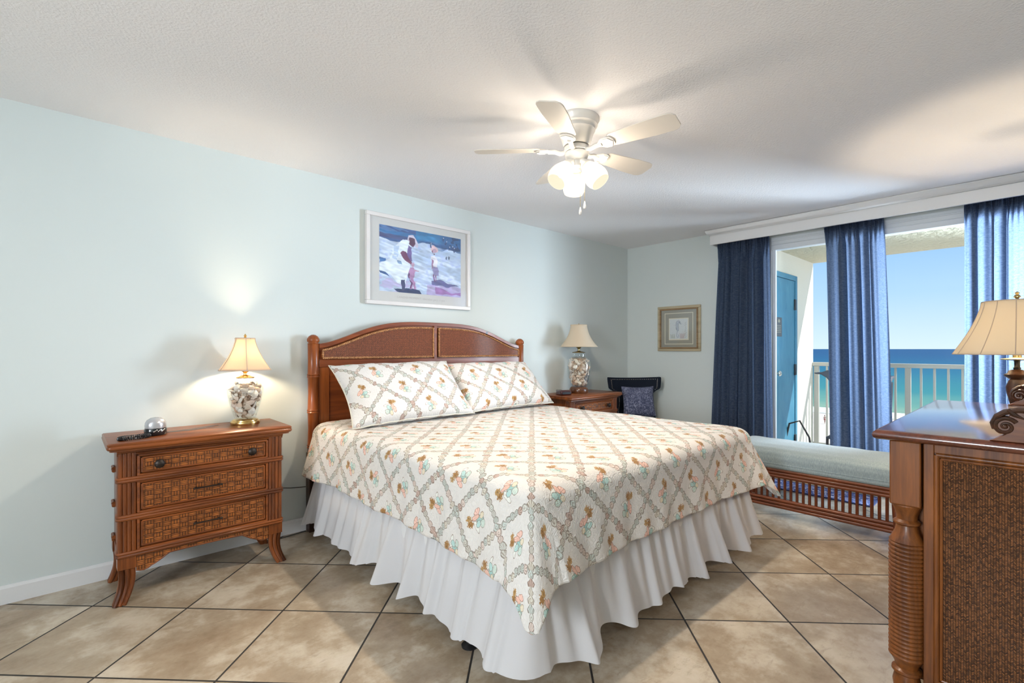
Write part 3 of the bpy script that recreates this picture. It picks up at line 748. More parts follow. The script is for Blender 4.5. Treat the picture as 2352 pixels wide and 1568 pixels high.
for (dx, dy, zt, zb) in ((-0.012, -0.035, -0.245, -0.505), (0.030, -0.030, -0.205, -0.465)):
    b = MB(); nb = 40
    b.tube([(dx, dy, zt), (dx, dy, zb + 0.03)], 0.0011, 5)
    for i in range(nb): b.ball((dx, dy, zt + (zb + 0.03 - zt)*i/nb), 0.0019, seg=5, ring=4)
    ch = b.build('pull_chain', 'antique_brass', fan)
    MB().lathe([(0.0001, 0.036), (0.003, 0.030), (0.007, 0.012), (0.0085, 0.002), (0.006, -0.006), (0.0001, -0.008)], (dx, dy, zb), 12).build('chain_fob', 'white_plastic', ch)

# ================================================================== chests of drawers
def make_chest(loc, label):
    root = thing('chest_of_drawers', label, 'chest of drawers', loc, group='matching woven chests beside the bed')
    # local: x 0..0.75 body, y 0 front .. 0.39 back
    Wd, D = 0.75, 0.385
    def rrect(e, r=0.02):
        x0, x1, y0, y1 = -0.040 + e, Wd + 0.045 - e, -0.035 + e, D - 0.002
        pts = []
        for (cx_, cy_, a0) in ((x1 - r, y1 - 0.002, 0), (x0 + r, y1 - 0.002, 90), (x0 + r, y0 + r, 180), (x1 - r, y0 + r, 270)):
            rr = r if a0 >= 180 else 0.002
            cx2 = cx_ if a0 >= 180 else (x1 - 0.002 if a0 == 0 else x0 + 0.002)
            for q in range(5):
                a = math.radians(a0 + 90*q/4); pts.append((cx2 + rr*math.cos(a), cy_ + rr*math.sin(a)))
        return pts
    levels = [(0.012, 0.740), (0.012, 0.746), (0.004, 0.749), (0.0, 0.755), (0.0, 0.764), (0.003, 0.768), (0.001, 0.771), (0.001, 0.777), (0.006, 0.782)]
    b = MB(); vs = []; fs = []
    for e_, z_ in levels: vs += [(p_[0], p_[1], z_) for p_ in rrect(e_)]
    n = 20
    for k in range(len(levels) - 1):
        for i in range(n): j = (i + 1) % n; fs.append((k*n + i, k*n + j, (k + 1)*n + j, (k + 1)*n + i))
    fs.append(list(range(n))[::-1]); fs.append([(len(levels) - 1)*n + i for i in range(n)])
    b.add(vs, fs); b.build('top', 'chest_wood_x', root)
    b = MB(); b.box(0.012, 0.018, 0.21, Wd - 0.012, D - 0.005, 0.742); b.build('case', 'chest_wood_z', root)
    # corner stiles of vertical reeds
    for s_, x0 in (('l', 0.0), ('r', Wd - 0.078)):
        b = MB()
        for (za, zb) in ((0.245, 0.402), (0.425, 0.585), (0.605, 0.738)):
            for i in range(4):
                b.tube([(x0 + 0.012 + i*0.0175, 0.012, za), (x0 + 0.012 + i*0.0175, 0.012, zb)], 0.0105, 10)
            xs = 0.012 if s_ == 'l' else Wd - 0.012
            for i in range(3): b.tube([(xs, 0.03 + i*0.0175, za), (xs, 0.03 + i*0.0175, zb)], 0.0105, 10)
        b.build('corner_reeds', 'chest_wood_z', root)
    for z in (0.235, 0.413, 0.595):
        b = MB()
        for dz in (-0.006, 0.007):
            b.tube([(0.006, 0.072, z + dz), (0.002, 0.012, z + dz), (0.006, 0.004, z + dz), (Wd - 0.006, 0.004, z + dz), (Wd - 0.002, 0.012, z + dz), (Wd - 0.006, 0.072, z + dz)], 0.0085, 10)
        b.build('rod_moulding', 'chest_wood_x', root)
        for xs in (0.006, Wd - 0.006):
            b = MB()
            for dz in (-0.006, 0.007): b.tube([(xs, D - 0.075, z + dz), (xs, D - 0.012, z + dz)], 0.0085, 10)
            b.build('rear_rod', 'chest_wood_x', root)
    b = MB()
    b.tube([(0.0, 0.006, 0.733), (Wd, 0.006, 0.733)], 0.009, 10); b.tube([(0.0, 0.012, 0.718), (Wd, 0.012, 0.718)], 0.006, 8)
    b.build('top_moulding', 'chest_wood_x', root)
    for di, (za, zb) in enumerate(((0.250, 0.398), (0.430, 0.580), (0.611, 0.708))):
        xa, xb = 0.083, Wd - 0.083
        b = MB()
        for (a0, a1) in (((xa, za), (xb, za)), ((xb, za), (xb, zb)), ((xb, zb), (xa, zb)), ((xa, zb), (xa, za))):
            b.tube([(a0[0], 0.008, a0[1]), (a1[0], 0.008, a1[1])], 0.007, 8)
        i_ = 0.014
        for (a0, a1) in (((xa + i_, za + i_), (xb - i_, za + i_)), ((xb - i_, za + i_), (xb - i_, zb - i_)), ((xb - i_, zb - i_), (xa + i_, zb - i_)), ((xa + i_, zb - i_), (xa + i_, za + i_))):
            b.tube([(a0[0], 0.010, a0[1]), (a1[0], 0.010, a1[1])], 0.005, 8)
        dr = b.build('drawer', 'chest_wood_x', root)
        MB().box(xa + 0.018, 0.009, za + 0.018, xb - 0.018, 0.018, zb - 0.018).build('woven_front', 'basket_weave', dr)
        zc = (za + zb)/2
        if di == 2:
            for xk in (0.165, Wd - 0.165):
                mm = Matrix.Translation((xk, 0.010, zc)) @ Matrix.Rotation(PI/2, 4, 'X')
                kb = MB().lathe([(0.014, 0), (0.008, 0.007), (0.008, 0.016), (0.020, 0.021), (0.0225, 0.028), (0.017, 0.035), (0.0001, 0.039)], seg=16, mat=mm).build('knob', 'dark_metal', dr)
        else:
            b = MB(); xc = Wd/2
            b.tube([(xc - 0.062, -0.010, zc), (xc + 0.062, -0.010, zc)], 0.0036, 8)
            for sx in (-1, 1):
                b.tube([(xc + sx*0.052, 0.010, zc), (xc + sx*0.052, -0.010, zc)], 0.0048, 8)
                b.ball((xc + sx*0.062, -0.010, zc), 0.006, seg=8, ring=6)
            b.build('bar_handle', 'dark_metal', dr)
    # shaped woven apron
    top = []; bot = []
    for i in range(41):
        t = i/40; x = 0.075 + (Wd - 0.15)*t; s = min(t, 1 - t)
        zb = 0.150 if s < 0.02 else 0.150 + 0.045*min(1, max(0, (s - 0.06)/0.16))**1.6 + 0.008*math.sin(PI*t)
        if s < 0.10: zb -= 0.008*math.sin(PI*s/0.10)
        top.append((x, 0.228)); bot.append((x, zb))
    b = MB(); b.strip(top, bot, 'xz', 0.008, 0.020); b.build('woven_apron', 'basket_weave', root)
    b = MB(); b.tube([(p_[0], 0.011, p_[1]) for p_ in bot], 0.0045, 6); b.build('apron_beading', 'chest_wood_x', root)
    MB().box(0.008, 0.07, 0.16, 0.02, D - 0.06, 0.228).build('side_apron', 'chest_wood_x', root)
    MB().box(Wd - 0.02, 0.07, 0.16, Wd - 0.008, D - 0.06, 0.228).build('side_apron', 'chest_wood_x', root)
    for sx in (0, 1):
        for sy in (0, 1):
            ox = 0.038 if sx == 0 else Wd - 0.038; oy = 0.038 if sy == 0 else D - 0.036
            dx = -1 if sx == 0 else 1; dy = -1 if sy == 0 else 0.0
            b = MB(); b.box(ox - 0.036, oy - 0.034, 0.165, ox + 0.036, oy + 0.034, 0.228)
            for i in range(3):
                for (fx_, fy_) in ([(i - 1, -1)] if sy == 0 else []) + [((-1 if sx == 0 else 1), i - 1)]:
                    pts = []; rs = []
                    for t in [q/9 for q in range(10)]:
                        z = 0.165*(1 - t); fl = 0.030*(t**2.2) - 0.006*math.sin(PI*t)
                        sh_ = 1 - 0.25*t
                        pts.append((ox + fx_*0.022*sh_ + dx*fl, oy + fy_*0.022*sh_ + dy*fl, z)); rs.append(0.0125 - 0.002*t)
                    b.tube(pts, rs, 8)
            pts = []; rs = []
            for t in [q/9 for q in range(10)]:
                z = 0.165*(1 - t); fl = 0.030*(t**2.2) - 0.006*math.sin(PI*t)
                pts.append((ox + dx*fl, oy + dy*fl, z)); rs.append(0.028 - 0.007*t)
            b.tube(pts, rs, 12)
            b.build('leg', 'chest_wood_z', root)
    return root
chest_left = make_chest((0.180, 2.982, 0), 'brown woven front chest of drawers left of the bed under the lit lamp')
chest_right = copy_tree(chest_left); chest_right.location = (3.490, 2.982, 0)
chest_right['label'] = 'reddish woven front chest of drawers right of the bed beside the navy chair'

# ================================================================== table lamps with shells
def shell_meshes():
    out = []
    b = MB()   # spiral whelk
    prof = [(0.0005, 0.5)]
    for k in range(7):
        z = 0.5 - 0.11*(k + 1); r = 0.05 + 0.045*(k + 1)
        prof += [(r, z + 0.03), (r*1.12, z), (r*0.96, z - 0.035)]
    prof += [(0.16, -0.42), (0.06, -0.5), (0.0005, -0.52)]
    b.lathe(prof, seg=12); out.append(b)
    b = MB(); vs = 16   # scallop fan
    b.grid(22, 6, lambda u, v: ((0.5*v*(1 + 0.05*math.cos(u*22*PI)))*math.cos(PI*(0.05 + 0.9*u)), 0.5*v*math.sin(PI*(0.05 + 0.9*u)) - 0.2, 0.20*math.sin(PI*0.5*(1 - v)) + 0.025*v*math.cos(u*22*PI)))
    out.append(b)
    b = MB()   # moon snail
    b.ball((0, 0, 0), 0.42, (1.1, 0.9, 0.85), 12, 8); b.ball((0.22, 0.1, 0.22), 0.22, (1, 1, 1), 10, 6); b.ball((0.30, 0.14, 0.36), 0.11, (1, 1, 1), 8, 5); out.append(b)
    b = MB()   # slender auger
    prof = [(0.0005, 0.6)] + [(0.02 + 0.018*k + (0.012 if k % 2 else 0), 0.6 - 0.1*k) for k in range(1, 11)] + [(0.05, -0.55), (0.0005, -0.58)]
    b.lathe(prof, seg=10); out.append(b)
    return out
SH = shell_meshes()

def jar_fill(root, rfun, z0, z1, n, size, seed):
    rs = random.Random(seed)
    prof = [(0.0001, z0)] + [(max(0.002, rfun(z0 + (z1 - z0)*i/12) - size*0.80), z0 + (z1 - z0)*i/12) for i in range(13)] + [(0.0001, z1 + 0.002)]
    fill = MB().lathe(prof, seg=24).build('shell_fill', 'shell_gravel', root); fill['kind'] = 'stuff'
    protos = []
    for k in range(n):
        i = (k*7 + k//5) % 4 if k > 3 else k
        z = z0 + size*0.30 + (z1 - z0 - size*0.35)*(k + 0.5)/n
        a = k*2.39996 + rs.uniform(-.35, .35); rr = max(0.0, rfun(z) - size*0.60)
        sca = size*rs.uniform(0.8, 1.25)
        if len(protos) < 4:
            o = SH[i].build('seashell', 'seashell', root, recalc=True); protos.append(o)
        else:
            o = protos[i].copy(); C.objects.link(o)
        q = Quaternion((rs.random() - .5, rs.random() - .5, rs.random() - .5, rs.random() - .5)).normalized()
        if i == 1: q = Vector((math.cos(a), math.sin(a), 0.1)).to_track_quat('Z', 'Y') @ Quaternion((0, 0, 1), rs.uniform(0, 6))
        o.matrix_local = Matrix.Translation((rr*math.cos(a), rr*math.sin(a), z)) @ q.to_matrix().to_4x4() @ Matrix.Diagonal((sca, sca, sca, 1))

def bell(r0, r1, z0, z1, n=14, p=1.9):
    """z0 bottom radius r0, z1 top radius r1; flares out towards the bottom"""
    return [(r1 + (r0 - r1)*((1 - i/n)**p), z0 + (z1 - z0)*i/n) for i in range(n + 1)]

def shade(root, prof, mat, ribs, sides, lobe, trim='shade_trim'):
    s = MB().shell(prof, seg=max(48, sides*8), lobes=sides if lobe else 0, lobe=lobe).build('lamp_shade', mat, root, thick=0.0012, recalc=False)
    b = MB()
    for (r, z) in (prof[0], prof[-1]):
        n = 48
        b.tube([(r*(1 - (lobe*abs(math.sin(2*PI*i/n*sides/2)) if lobe else 0))*math.cos(2*PI*i/n), r*(1 - (lobe*abs(math.sin(2*PI*i/n*sides/2)) if lobe else 0))*math.sin(2*PI*i/n), z) for i in range(n)], 0.0028, 6, closed=True)
    b.build('shade_binding', trim, s)
    if ribs:
        b = MB()
        for k in range(sides):
            a = 2*PI*k/sides
            b.tube([((r + 0.0015)*math.cos(a), (r + 0.0015)*math.sin(a), z) for r, z in prof], 0.0022, 6)
        b.build('shade_ribs', trim, s)
    b = MB(); r, z = prof[-1]
    for k in range(3):
        a = 2*PI*k/3 + 0.5; b.tube([(r*math.cos(a), r*math.sin(a), z - 0.002), (0, 0, z - 0.010)], 0.0016, 6)
    b.build('shade_spider', 'antique_brass', root)
    return s

# lit lamp on the left chest
def interp(pts):
    def f(z):
        if z <= pts[0][1]: return pts[0][0]
        for (r0, z0), (r1, z1) in zip(pts, pts[1:]):
            if z <= z1: return r0 + (r1 - r0)*(z - z0)/(z1 - z0)
        return pts[-1][0]
    return f
L1 = thing('table_lamp', 'lit table lamp of glass filled with shells on a brass base', 'lamp', (0.792, 3.222, 0.782), rotz=0.35)
MB().lathe([(0.078, 0.0), (0.080, 0.008), (0.078, 0.018), (0.070, 0.021), (0.069, 0.026), (0.060, 0.030), (0.0001, 0.030)], seg=40).build('base', 'brass', L1)
jp = [(0.052, 0.032), (0.060, 0.045), (0.080, 0.110), (0.094, 0.165), (0.098, 0.200), (0.094, 0.225), (0.078, 0.246), (0.052, 0.258), (0.050, 0.276)]
MB().shell(jp, seg=40).build('glass_jar', 'glass', L1)
jar_fill(L1, interp(jp), 0.036, 0.238, 64, 0.046, 5)
MB().lathe([(0.050, 0.274), (0.052, 0.279), (0.034, 0.284), (0.024, 0.290), (0.010, 0.294), (0.009, 0.303), (0.014, 0.308), (0.024, 0.316), (0.026, 0.328), (0.018, 0.342), (0.014, 0.372), (0.0001, 0.372)], seg=24).build('socket_cap', 'brass', L1)
MB().ball((0, 0, 0.405), 0.027, (1, 1, 1.25), 12, 8).build('bulb', 'bulb_glow', L1)
sp1 = bell(0.152, 0.056, 0.322, 0.512, p=1.55)
shade(L1, sp1, 'shade_linen', True, 6, 0.09)
MB().lathe([(0.003, 0.500), (0.003, 0.512), (0.010, 0.515), (0.005, 0.520), (0.009, 0.526), (0.0001, 0.540)], seg=12).build('finial', 'brass', L1)
point('table_lamp_light', (0.792, 3.222, 0.782 + 0.405), LAMP_W, (1.0, 0.79, 0.54), 0.028)

# unlit lamp on the right chest
L2 = thing('table_lamp', 'unlit cream shade table lamp of glass packed with shells on a wooden base', 'lamp', (3.855, 3.185, 0.782))
MB().lathe([(0.088, 0.0), (0.094, 0.010), (0.096, 0.030), (0.090, 0.050), (0.080, 0.062), (0.0001, 0.064)], seg=40).build('base', 'lamp_base_wood', L2)
jp2 = [(0.070, 0.066), (0.080, 0.076), (0.100, 0.140), (0.117, 0.220), (0.121, 0.275), (0.114, 0.320), (0.092, 0.356), (0.066, 0.370), (0.064, 0.400), (0.068, 0.410)]
MB().shell(jp2, seg=44).build('glass_jar', 'glass', L2)
jar_fill(L2, interp(jp2), 0.070, 0.350, 98, 0.048, 9)
MB().lathe([(0.068, 0.408), (0.066, 0.414), (0.026, 0.422), (0.010, 0.430), (0.009, 0.446), (0.022, 0.458), (0.028, 0.472), (0.024, 0.484), (0.014, 0.494), (0.012, 0.52), (0.0001, 0.52)], seg=24).build('socket_cap', 'antique_brass', L2)
shade(L2, bell(0.190, 0.084, 0.470, 0.692, p=1.9), 'shade_cream', False, 12, 0.0, 'shade_cream')
MB().lathe([(0.003, 0.68), (0.003, 0.694), (0.008, 0.697), (0.004, 0.704), (0.0001, 0.710)], seg=12).build('finial', 'antique_brass', L2)

# floor lamp by the window
FL = thing('floor_lamp', 'lit ivory bell shade lamp with turned brown column behind the dresser', 'lamp', (3.865, 0.085, 0))
prof = [(0.13, 0), (0.135, 0.015), (0.12, 0.03), (0.05, 0.05), (0.022, 0.08), (0.018, 0.30), (0.028, 0.34), (0.018, 0.38), (0.017, 0.80), (0.026, 0.84), (0.020, 0.88), (0.030, 0.93), (0.042, 0.985), (0.046, 1.020), (0.036, 1.050), (0.030, 1.062), (0.050, 1.078), (0.054, 1.088), (0.040, 1.096), (0.034, 1.110), (0.020, 1.116), (0.0001, 1.116)]
MB().lathe(prof, seg=32).build('column', 'carved_wood', FL)
MB().lathe([(0.014, 1.115), (0.016, 1.125), (0.012, 1.130), (0.012, 1.160), (0.016, 1.165)], seg=20).build('stem', 'dark_metal', FL)
MB().lathe([(0.010, 1.164), (0.066, 1.170), (0.068, 1.174), (0.030, 1.180), (0.018, 1.184), (0.018, 1.215), (0.0001, 1.216)], seg=32).build('drip_pan', 'antique_brass', FL)
MB().ball((0, 0, 1.25), 0.028, (1, 1, 1.25), 12, 8).build('bulb', 'bulb_glow', FL)
sp3 = bell(0.266, 0.142, 1.200, 1.494, p=1.45)
shade(FL, sp3, 'shade_ivory', True, 12, 0.0)
MB().lathe([(0.003, 1.480), (0.003, 1.500), (0.016, 1.503), (0.006, 1.508), (0.016, 1.517), (0.010, 1.527), (0.006, 1.530), (0.010, 1.540), (0.0001, 1.548)], seg=14).build('finial', 'antique_brass', FL)
point('floor_lamp_light', (3.865, 0.085, 1.30), FLOORLAMP_W, (1.0, 0.80, 0.55), 0.03)

# ================================================================== small things on the chests
ph = thing('telephone', 'rounded silver and black corded phone on the left chest', 'phone', (0.345, 3.12, 0.782), rotz=0.3)
MB().lathe([(0.046, 0), (0.050, 0.006), (0.050, 0.030), (0.046, 0.040)], seg=24, scale=(1.0, 0.85)).build('base', 'black_plastic', ph, bevel=0.002)
b = MB(); b.lathe([(0.047, 0.038), (0.048, 0.052), (0.046, 0.066), (0.038, 0.080), (0.022, 0.090), (0.0001, 0.093)], seg=28, scale=(1.0, 0.85)); b.build('silver_cover', 'silver_plastic', ph)
b = MB()
for k in range(9): b.ball((-0.024 + 0.006*k, -0.043 + 0.0009*(k - 4)**2*0.3, 0.022 + 0.004*(k % 3)), 0.0035, seg=8, ring=5)
b.build('buttons', 'nickel', ph)
b = MB(); pts = []
N = 900
for i in range(N):
    t = i/N; a = 2*PI*t*0.97 + 0.3
    cx_, cy_ = -0.112 + 0.062*math.cos(a), -0.045 + 0.026*math.sin(a)
    th = t*2*PI*48; rr = 0.0085
    nx, ny = math.cos(a), math.sin(a)
    pts.append((cx_ + nx*rr*math.cos(th), cy_ + ny*rr*math.cos(th), 0.0105 + rr*math.sin(th)))
b.tube(pts, 0.0016, 5); b.build('coiled_cord', 'black_plastic', ph)
b = MB(); b.tube([(0.04, 0.01, 0.01), (0.05, 0.012, 0.004), (0.16, -0.02, 0.003), (0.30, 0.02, 0.003), (0.335, 0.03, 0.003), (0.30, 0.04, 0.003), (0.17, 0.02, 0.003), (0.04, 0.03, 0.004)], 0.0018, 6)
b.build('thin_wire', 'grey_cord', ph)
ck = thing('alarm_clock', 'small glossy dark red clock radio on the right chest', 'clock', (3.560, 3.13, 0.782), rotz=-0.25)
b = MB(); b.prism([(-0.05, 0.0), (0.05, 0.0), (0.052, 0.03), (0.04, 0.048), (-0.035, 0.052), (-0.05, 0.03)], 'yz', -0.062, 0.062); b.build('clock_body', 'red_plastic', ck, bevel=0.012)
b = MB(); b.box(-0.048, -0.053, 0.010, 0.048, -0.048, 0.034); b.build('display', 'black_plastic', ck, bevel=0.002)
b = MB(); b.box(-0.055, 0.02, 0.0, 0.0, 0.055, 0.05); b.build('rear_block', 'black_plastic', ck, bevel=0.006)

# ================================================================== bed
bed = thing('bed', 'king bed with arched rattan headboard and white ruffled skirt', 'bed', (0, 0, 0))
for xc in (1.236, 3.166):
    b = MB()
    prof = [(0.036, 0.52), (0.037, 0.56), (0.041, 0.565), (0.037, 0.572), (0.041, 0.580), (0.036, 0.586), (0.033, 0.69), (0.036, 0.795),
            (0.041, 0.800), (0.037, 0.808), (0.041, 0.815), (0.036, 0.822), (0.033, 0.93), (0.036, 1.035), (0.041, 1.040), (0.037, 1.048), (0.041, 1.056), (0.036, 1.062),
            (0.034, 1.15), (0.036, 1.262), (0.038, 1.265), (0.032, 1.268), (0.032, 1.272), (0.040, 1.282), (0.040, 1.296), (0.030, 1.314), (0.014, 1.325), (0.0001, 1.327)]
    b.lathe(prof, (xc, 3.335, 0), 28); b.build('bedpost', 'bed_wood_z', bed)
    s = 1 if xc < 2 else -1
    b = MB(); b.box(xc - 0.036, 3.305, 0, xc + 0.036, 3.37, 0.53); b.box(xc + s*0.036, 3.32, 0.12, xc + s*0.10, 3.35, 0.53)
    b.build('leg', 'dark_wood', bed, bevel=0.003)
def ztop(x):
    s = abs(x - 2.20)/0.97; return 1.262 + 0.180*(1 + math.cos(PI*min(1, s)**1.75))/2
n = 60; xs = [1.268 + (3.134 - 1.268)*i/n for i in range(n + 1)]
b = MB(); b.strip([(x, ztop(x)) for x in xs], [(x, 1.10) for x in xs], 'xz', 3.325, 3.352)
b.build('headboard_frame', 'bed_wood_x', bed, bevel=0.004)
b = MB(); b.strip([(x, ztop(x)) for x in xs], [(x, ztop(x) - 0.030) for x in xs], 'xz', 3.312, 3.330)
b.box(1.268, 3.312, 1.105, 3.134, 3.33, 1.155); b.box(2.190, 3.312, 1.15, 2.222, 3.33, 1.42)
b.build('headboard_rail', 'bed_wood_x', bed, bevel=0.003)
b = MB(); b.box(1.268, 3.334, 0.50, 3.134, 3.350, 1.105); b.build('lower_panel', 'bed_wood_x', bed)
b = MB(); b.box(1.268, 3.322, 0.50, 1.34, 3.336, 1.105); b.box(2.18, 3.322, 0.50, 2.24, 3.336, 1.105); b.box(1.268, 3.322, 0.64, 3.134, 3.336, 0.70); b.build('lower_stiles', 'bed_wood_z', bed, bevel=0.002)
for (xa, xb) in ((1.290, 2.178), (2.234, 3.122)):
    m = 36; X_ = [xa + (xb - xa)*i/m for i in range(m + 1)]
    tp = [(x, ztop(x) - 0.046) for x in X_]; bt = [(x, 1.168) for x in X_]
    b = MB(); b.strip(tp, bt, 'xz', 3.306, 3.325); rpn = b.build('rattan_panel', 'rattan_panel', bed, bevel=0.003)
    loop = [(p_[0], 3.305, p_[1]) for p_ in bt] + [(xb, 3.305, 1.168 + (tp[-1][1] - 1.168)*q/6) for q in range(1, 6)] + [(p_[0], 3.305, p_[1]) for p_ in reversed(tp)] + [(xa, 3.305, 1.168 + (tp[0][1] - 1.168)*(1 - q/6)) for q in range(1, 6)]
    b = MB(); b.tube(loop, 0.0075, 8, closed=True); b.build('rope_trim', 'rope_weave', rpn)
b = MB(); b.box(1.23, 1.24, 0.22, 3.17, 3.29, 0.44); b.build('box_spring', 'mattress_ticking', bed, bevel=0.02)
b = MB(); b.box(1.23, 1.24, 0.445, 3.17, 3.29, 0.715); b.build('mattress', 'mattress_ticking', bed, bevel=0.05)
b = MB(); b.box(1.24, 1.26, 0.17, 1.28, 3.30, 0.215); b.box(3.12, 1.26, 0.17, 3.16, 3.30, 0.215); b.box(1.28, 1.60, 0.17, 3.12, 1.64, 0.20); b.box(1.28, 2.7, 0.17, 3.12, 2.74, 0.20)
b.build('metal_rail', 'black_metal', bed)
for (x, y) in ((1.235, 1.60), (3.14, 1.62), (2.2, 1.62)):
    MB().lathe([(0.036, 0), (0.036, 0.006), (0.016, 0.016), (0.012, 0.03), (0.016, 0.045), (0.019, 0.05), (0.019, 0.19)], (x, y, 0), 20).build('frame_foot', 'black_metal', bed)

# ruffled bed skirt
path = []
X0, X1, Y0, Y1 = 1.242, 3.158, 1.252, 3.24
step = 0.008
def addseg(a, b_):
    L = math.hypot(b_[0] - a[0], b_[1] - a[1]); n = int(L/step); nx, ny = (b_[1] - a[1])/L, -(b_[0] - a[0])/L
    for i in range(n): path.append((a[0] + (b_[0] - a[0])*i/n, a[1] + (b_[1] - a[1])*i/n, -nx, -ny))
def addarc(cx_, cy_, r, a0, a1):
    n = 10
    for i in range(n):
        a = math.radians(a0 + (a1 - a0)*i/n); path.append((cx_ + r*math.cos(a), cy_ + r*math.sin(a), math.cos(a), math.sin(a)))
R_ = 0.05
addseg((X0, Y1), (X0, Y0 + R_)); addarc(X0 + R_, Y0 + R_, R_, 180, 270); addseg((X0 + R_, Y0), (X1 - R_, Y0)); addarc(X1 - R_, Y0 + R_, R_, 270, 360); addseg((X1, Y0 + R_), (X1, Y1))
# outward normals
path = [(x, y, *( (-1, 0) if abs(x - X0) < 1e-6 and y > Y0 + R_ - 1e-6 else (0, -1) if abs(y - Y0) < 1e-6 else (1, 0) if abs(x - X1) < 1e-6 else (nx, ny))) for (x, y, nx, ny) in path]
rs = random.Random(4); S = [0.0]
for a, b_ in zip(path, path[1:]): S.append(S[-1] + math.hypot(b_[0] - a[0], b_[1] - a[1]))
phs = [rs.uniform(0, 6.28) for _ in range(6)]
def skirt(u, v):
    k = u*(len(path) - 1); i = min(int(k), len(path) - 2); t = k - i
    x, y, nx, ny = [path[i][q]*(1 - t) + path[i + 1][q]*t for q in range(4)]
    s = S[i]
    d = 1 - v; z = 0.455 - 0.365*d
    wv = math.sin(s*26 + phs[0] + 1.4*math.sin(s*4.1 + phs[1])) * (0.6 + 0.4*math.sin(s*5.3 + phs[2]))
    w2 = math.sin(s*61 + phs[3] + 1.2*math.sin(s*9)); w3 = math.sin(s*170 + phs[4] + 2*math.sin(s*11))
    top = max(0.0, 1 - d*5)
    o = 0.004 + 0.085*d**1.25 + wv*0.046*d**1.15 + w2*0.011*(0.25 + min(1, d*3))*(1 - 0.45*d) + w3*0.004*max(0.0, 1 - d*1.8)
    z += 0.010*d*math.sin(s*13 + phs[5]) - 0.014*d*wv
    cor = max(0, 1 - math.hypot(x - X0, y - Y0)/0.45) + 0.6*max(0, 1 - math.hypot(x - X1, y - Y0)/0.4)
    o += 0.030*d*cor; z -= 0.004*d*cor
    tx, ty = -ny, nx
    return (x + nx*o + tx*0.014*math.cos(s*26 + phs[0])*d, y + ny*o + ty*0.014*math.cos(s*26 + phs[0])*d, max(z, 0.012))
b = MB(); b.grid(len(path) - 1, 22, skirt); b.build('bed_skirt', 'skirt_fabric', bed, recalc=False, smooth=80)

# quilt ------------------------------------------------------------------
QX0, QX1, QY0, QY1 = 1.205, 3.195, 1.210, 3.27
dq = 0.305; rq = 0.085; ZQ = 0.735
def drop(e_, flare):
    if e_ <= 0: return 0.0, 0.0
    q = rq*PI/2
    if e_ < q: ph_ = e_/rq; return rq*math.sin(ph_), rq*(1 - math.cos(ph_))
    return rq + flare*(e_ - q), rq + (e_ - q)*math.sqrt(max(0.2, 1 - flare*flare))
W_ = QX1 - QX0; L_ = QY1 - QY0
NA, NB_ = 300, 280
def quilt_uv(u, v):
    return (-dq + u*(W_ + 2*dq - 0.0), -dq + v*(L_ + dq))
def quilt(u, v):
    a, c = quilt_uv(u, v)
    # rounded sheet corners
    ea0 = max(0.0, -a + rq); ea1 = max(0.0, a - W_ + rq); eb = max(0.0, -c + rq)
    if a < W_/2: ea = ea0; sx = -1; cx_ = QX0 + rq
    else: ea = ea1; sx = 1; cx_ = QX1 - rq
    cy_ = QY0 + rq
    if ea > 0 and eb > 0:
        # round off the cloth's own corner
        mx_ = max(ea, eb); e_ = math.hypot(ea, eb); th = math.atan2(eb, ea)
        lim = (dq + rq)*1.30
        if e_ > lim: e_ = lim + (e_ - lim)*0.15
        w_ = math.sin(2*th)
        o, d = drop(e_, 0.30 + 0.14*w_*w_)
        rp_ = max(0, e_ - rq)*0.045*math.sin(th*8.0 + 0.6)*w_
        x = cx_ + sx*(o + rp_)*math.cos(th); y = cy_ - (o + rp_)*math.sin(th)
        return (x, y, ZQ - d)
    x = QX0 + a if ea == 0 else None; y = QY0 + c if eb == 0 else None
    if ea > 0:
        dist = max(0.0, c - rq); fl = 0.30*math.exp(-(dist/0.20)**1.3) + 0.07
        fl += 0.03*math.sin(c*17 + 1)*min(1, dist*5) + 0.02*math.sin(c*41)*min(1, dist*5)
        if c > L_ - 0.35 and sx < 0: fl += 0.22*(c - L_ + 0.35)/0.35
        o, d = drop(ea, fl)
        x = cx_ + sx*o
        return (x, y, ZQ - d + 0.004*math.sin(c*9))
    if eb > 0:
        dist = max(0.0, min(a - rq, W_ - rq - a)); fl = 0.30*math.exp(-(dist/0.20)**1.3) + 0.07
        fl += 0.03*math.sin(a*15 + 2)*min(1, dist*5) + 0.022*math.sin(a*37 + 1)*min(1, dist*5)
        o, d = drop(eb, fl); y = cy_ - o
        return (x, y, ZQ - d)
    return (x, y, ZQ + 0.006*math.sin(x*5)*math.sin(y*4.3))
b = MB(); b.grid(NA, NB_, quilt, quilt_uv)
tag(b.build('quilt', 'quilt_fabric', None, recalc=False, smooth=80, thick=0.006), 'cream quilt with diamond lattice of seashells spread over the bed', 'quilt')

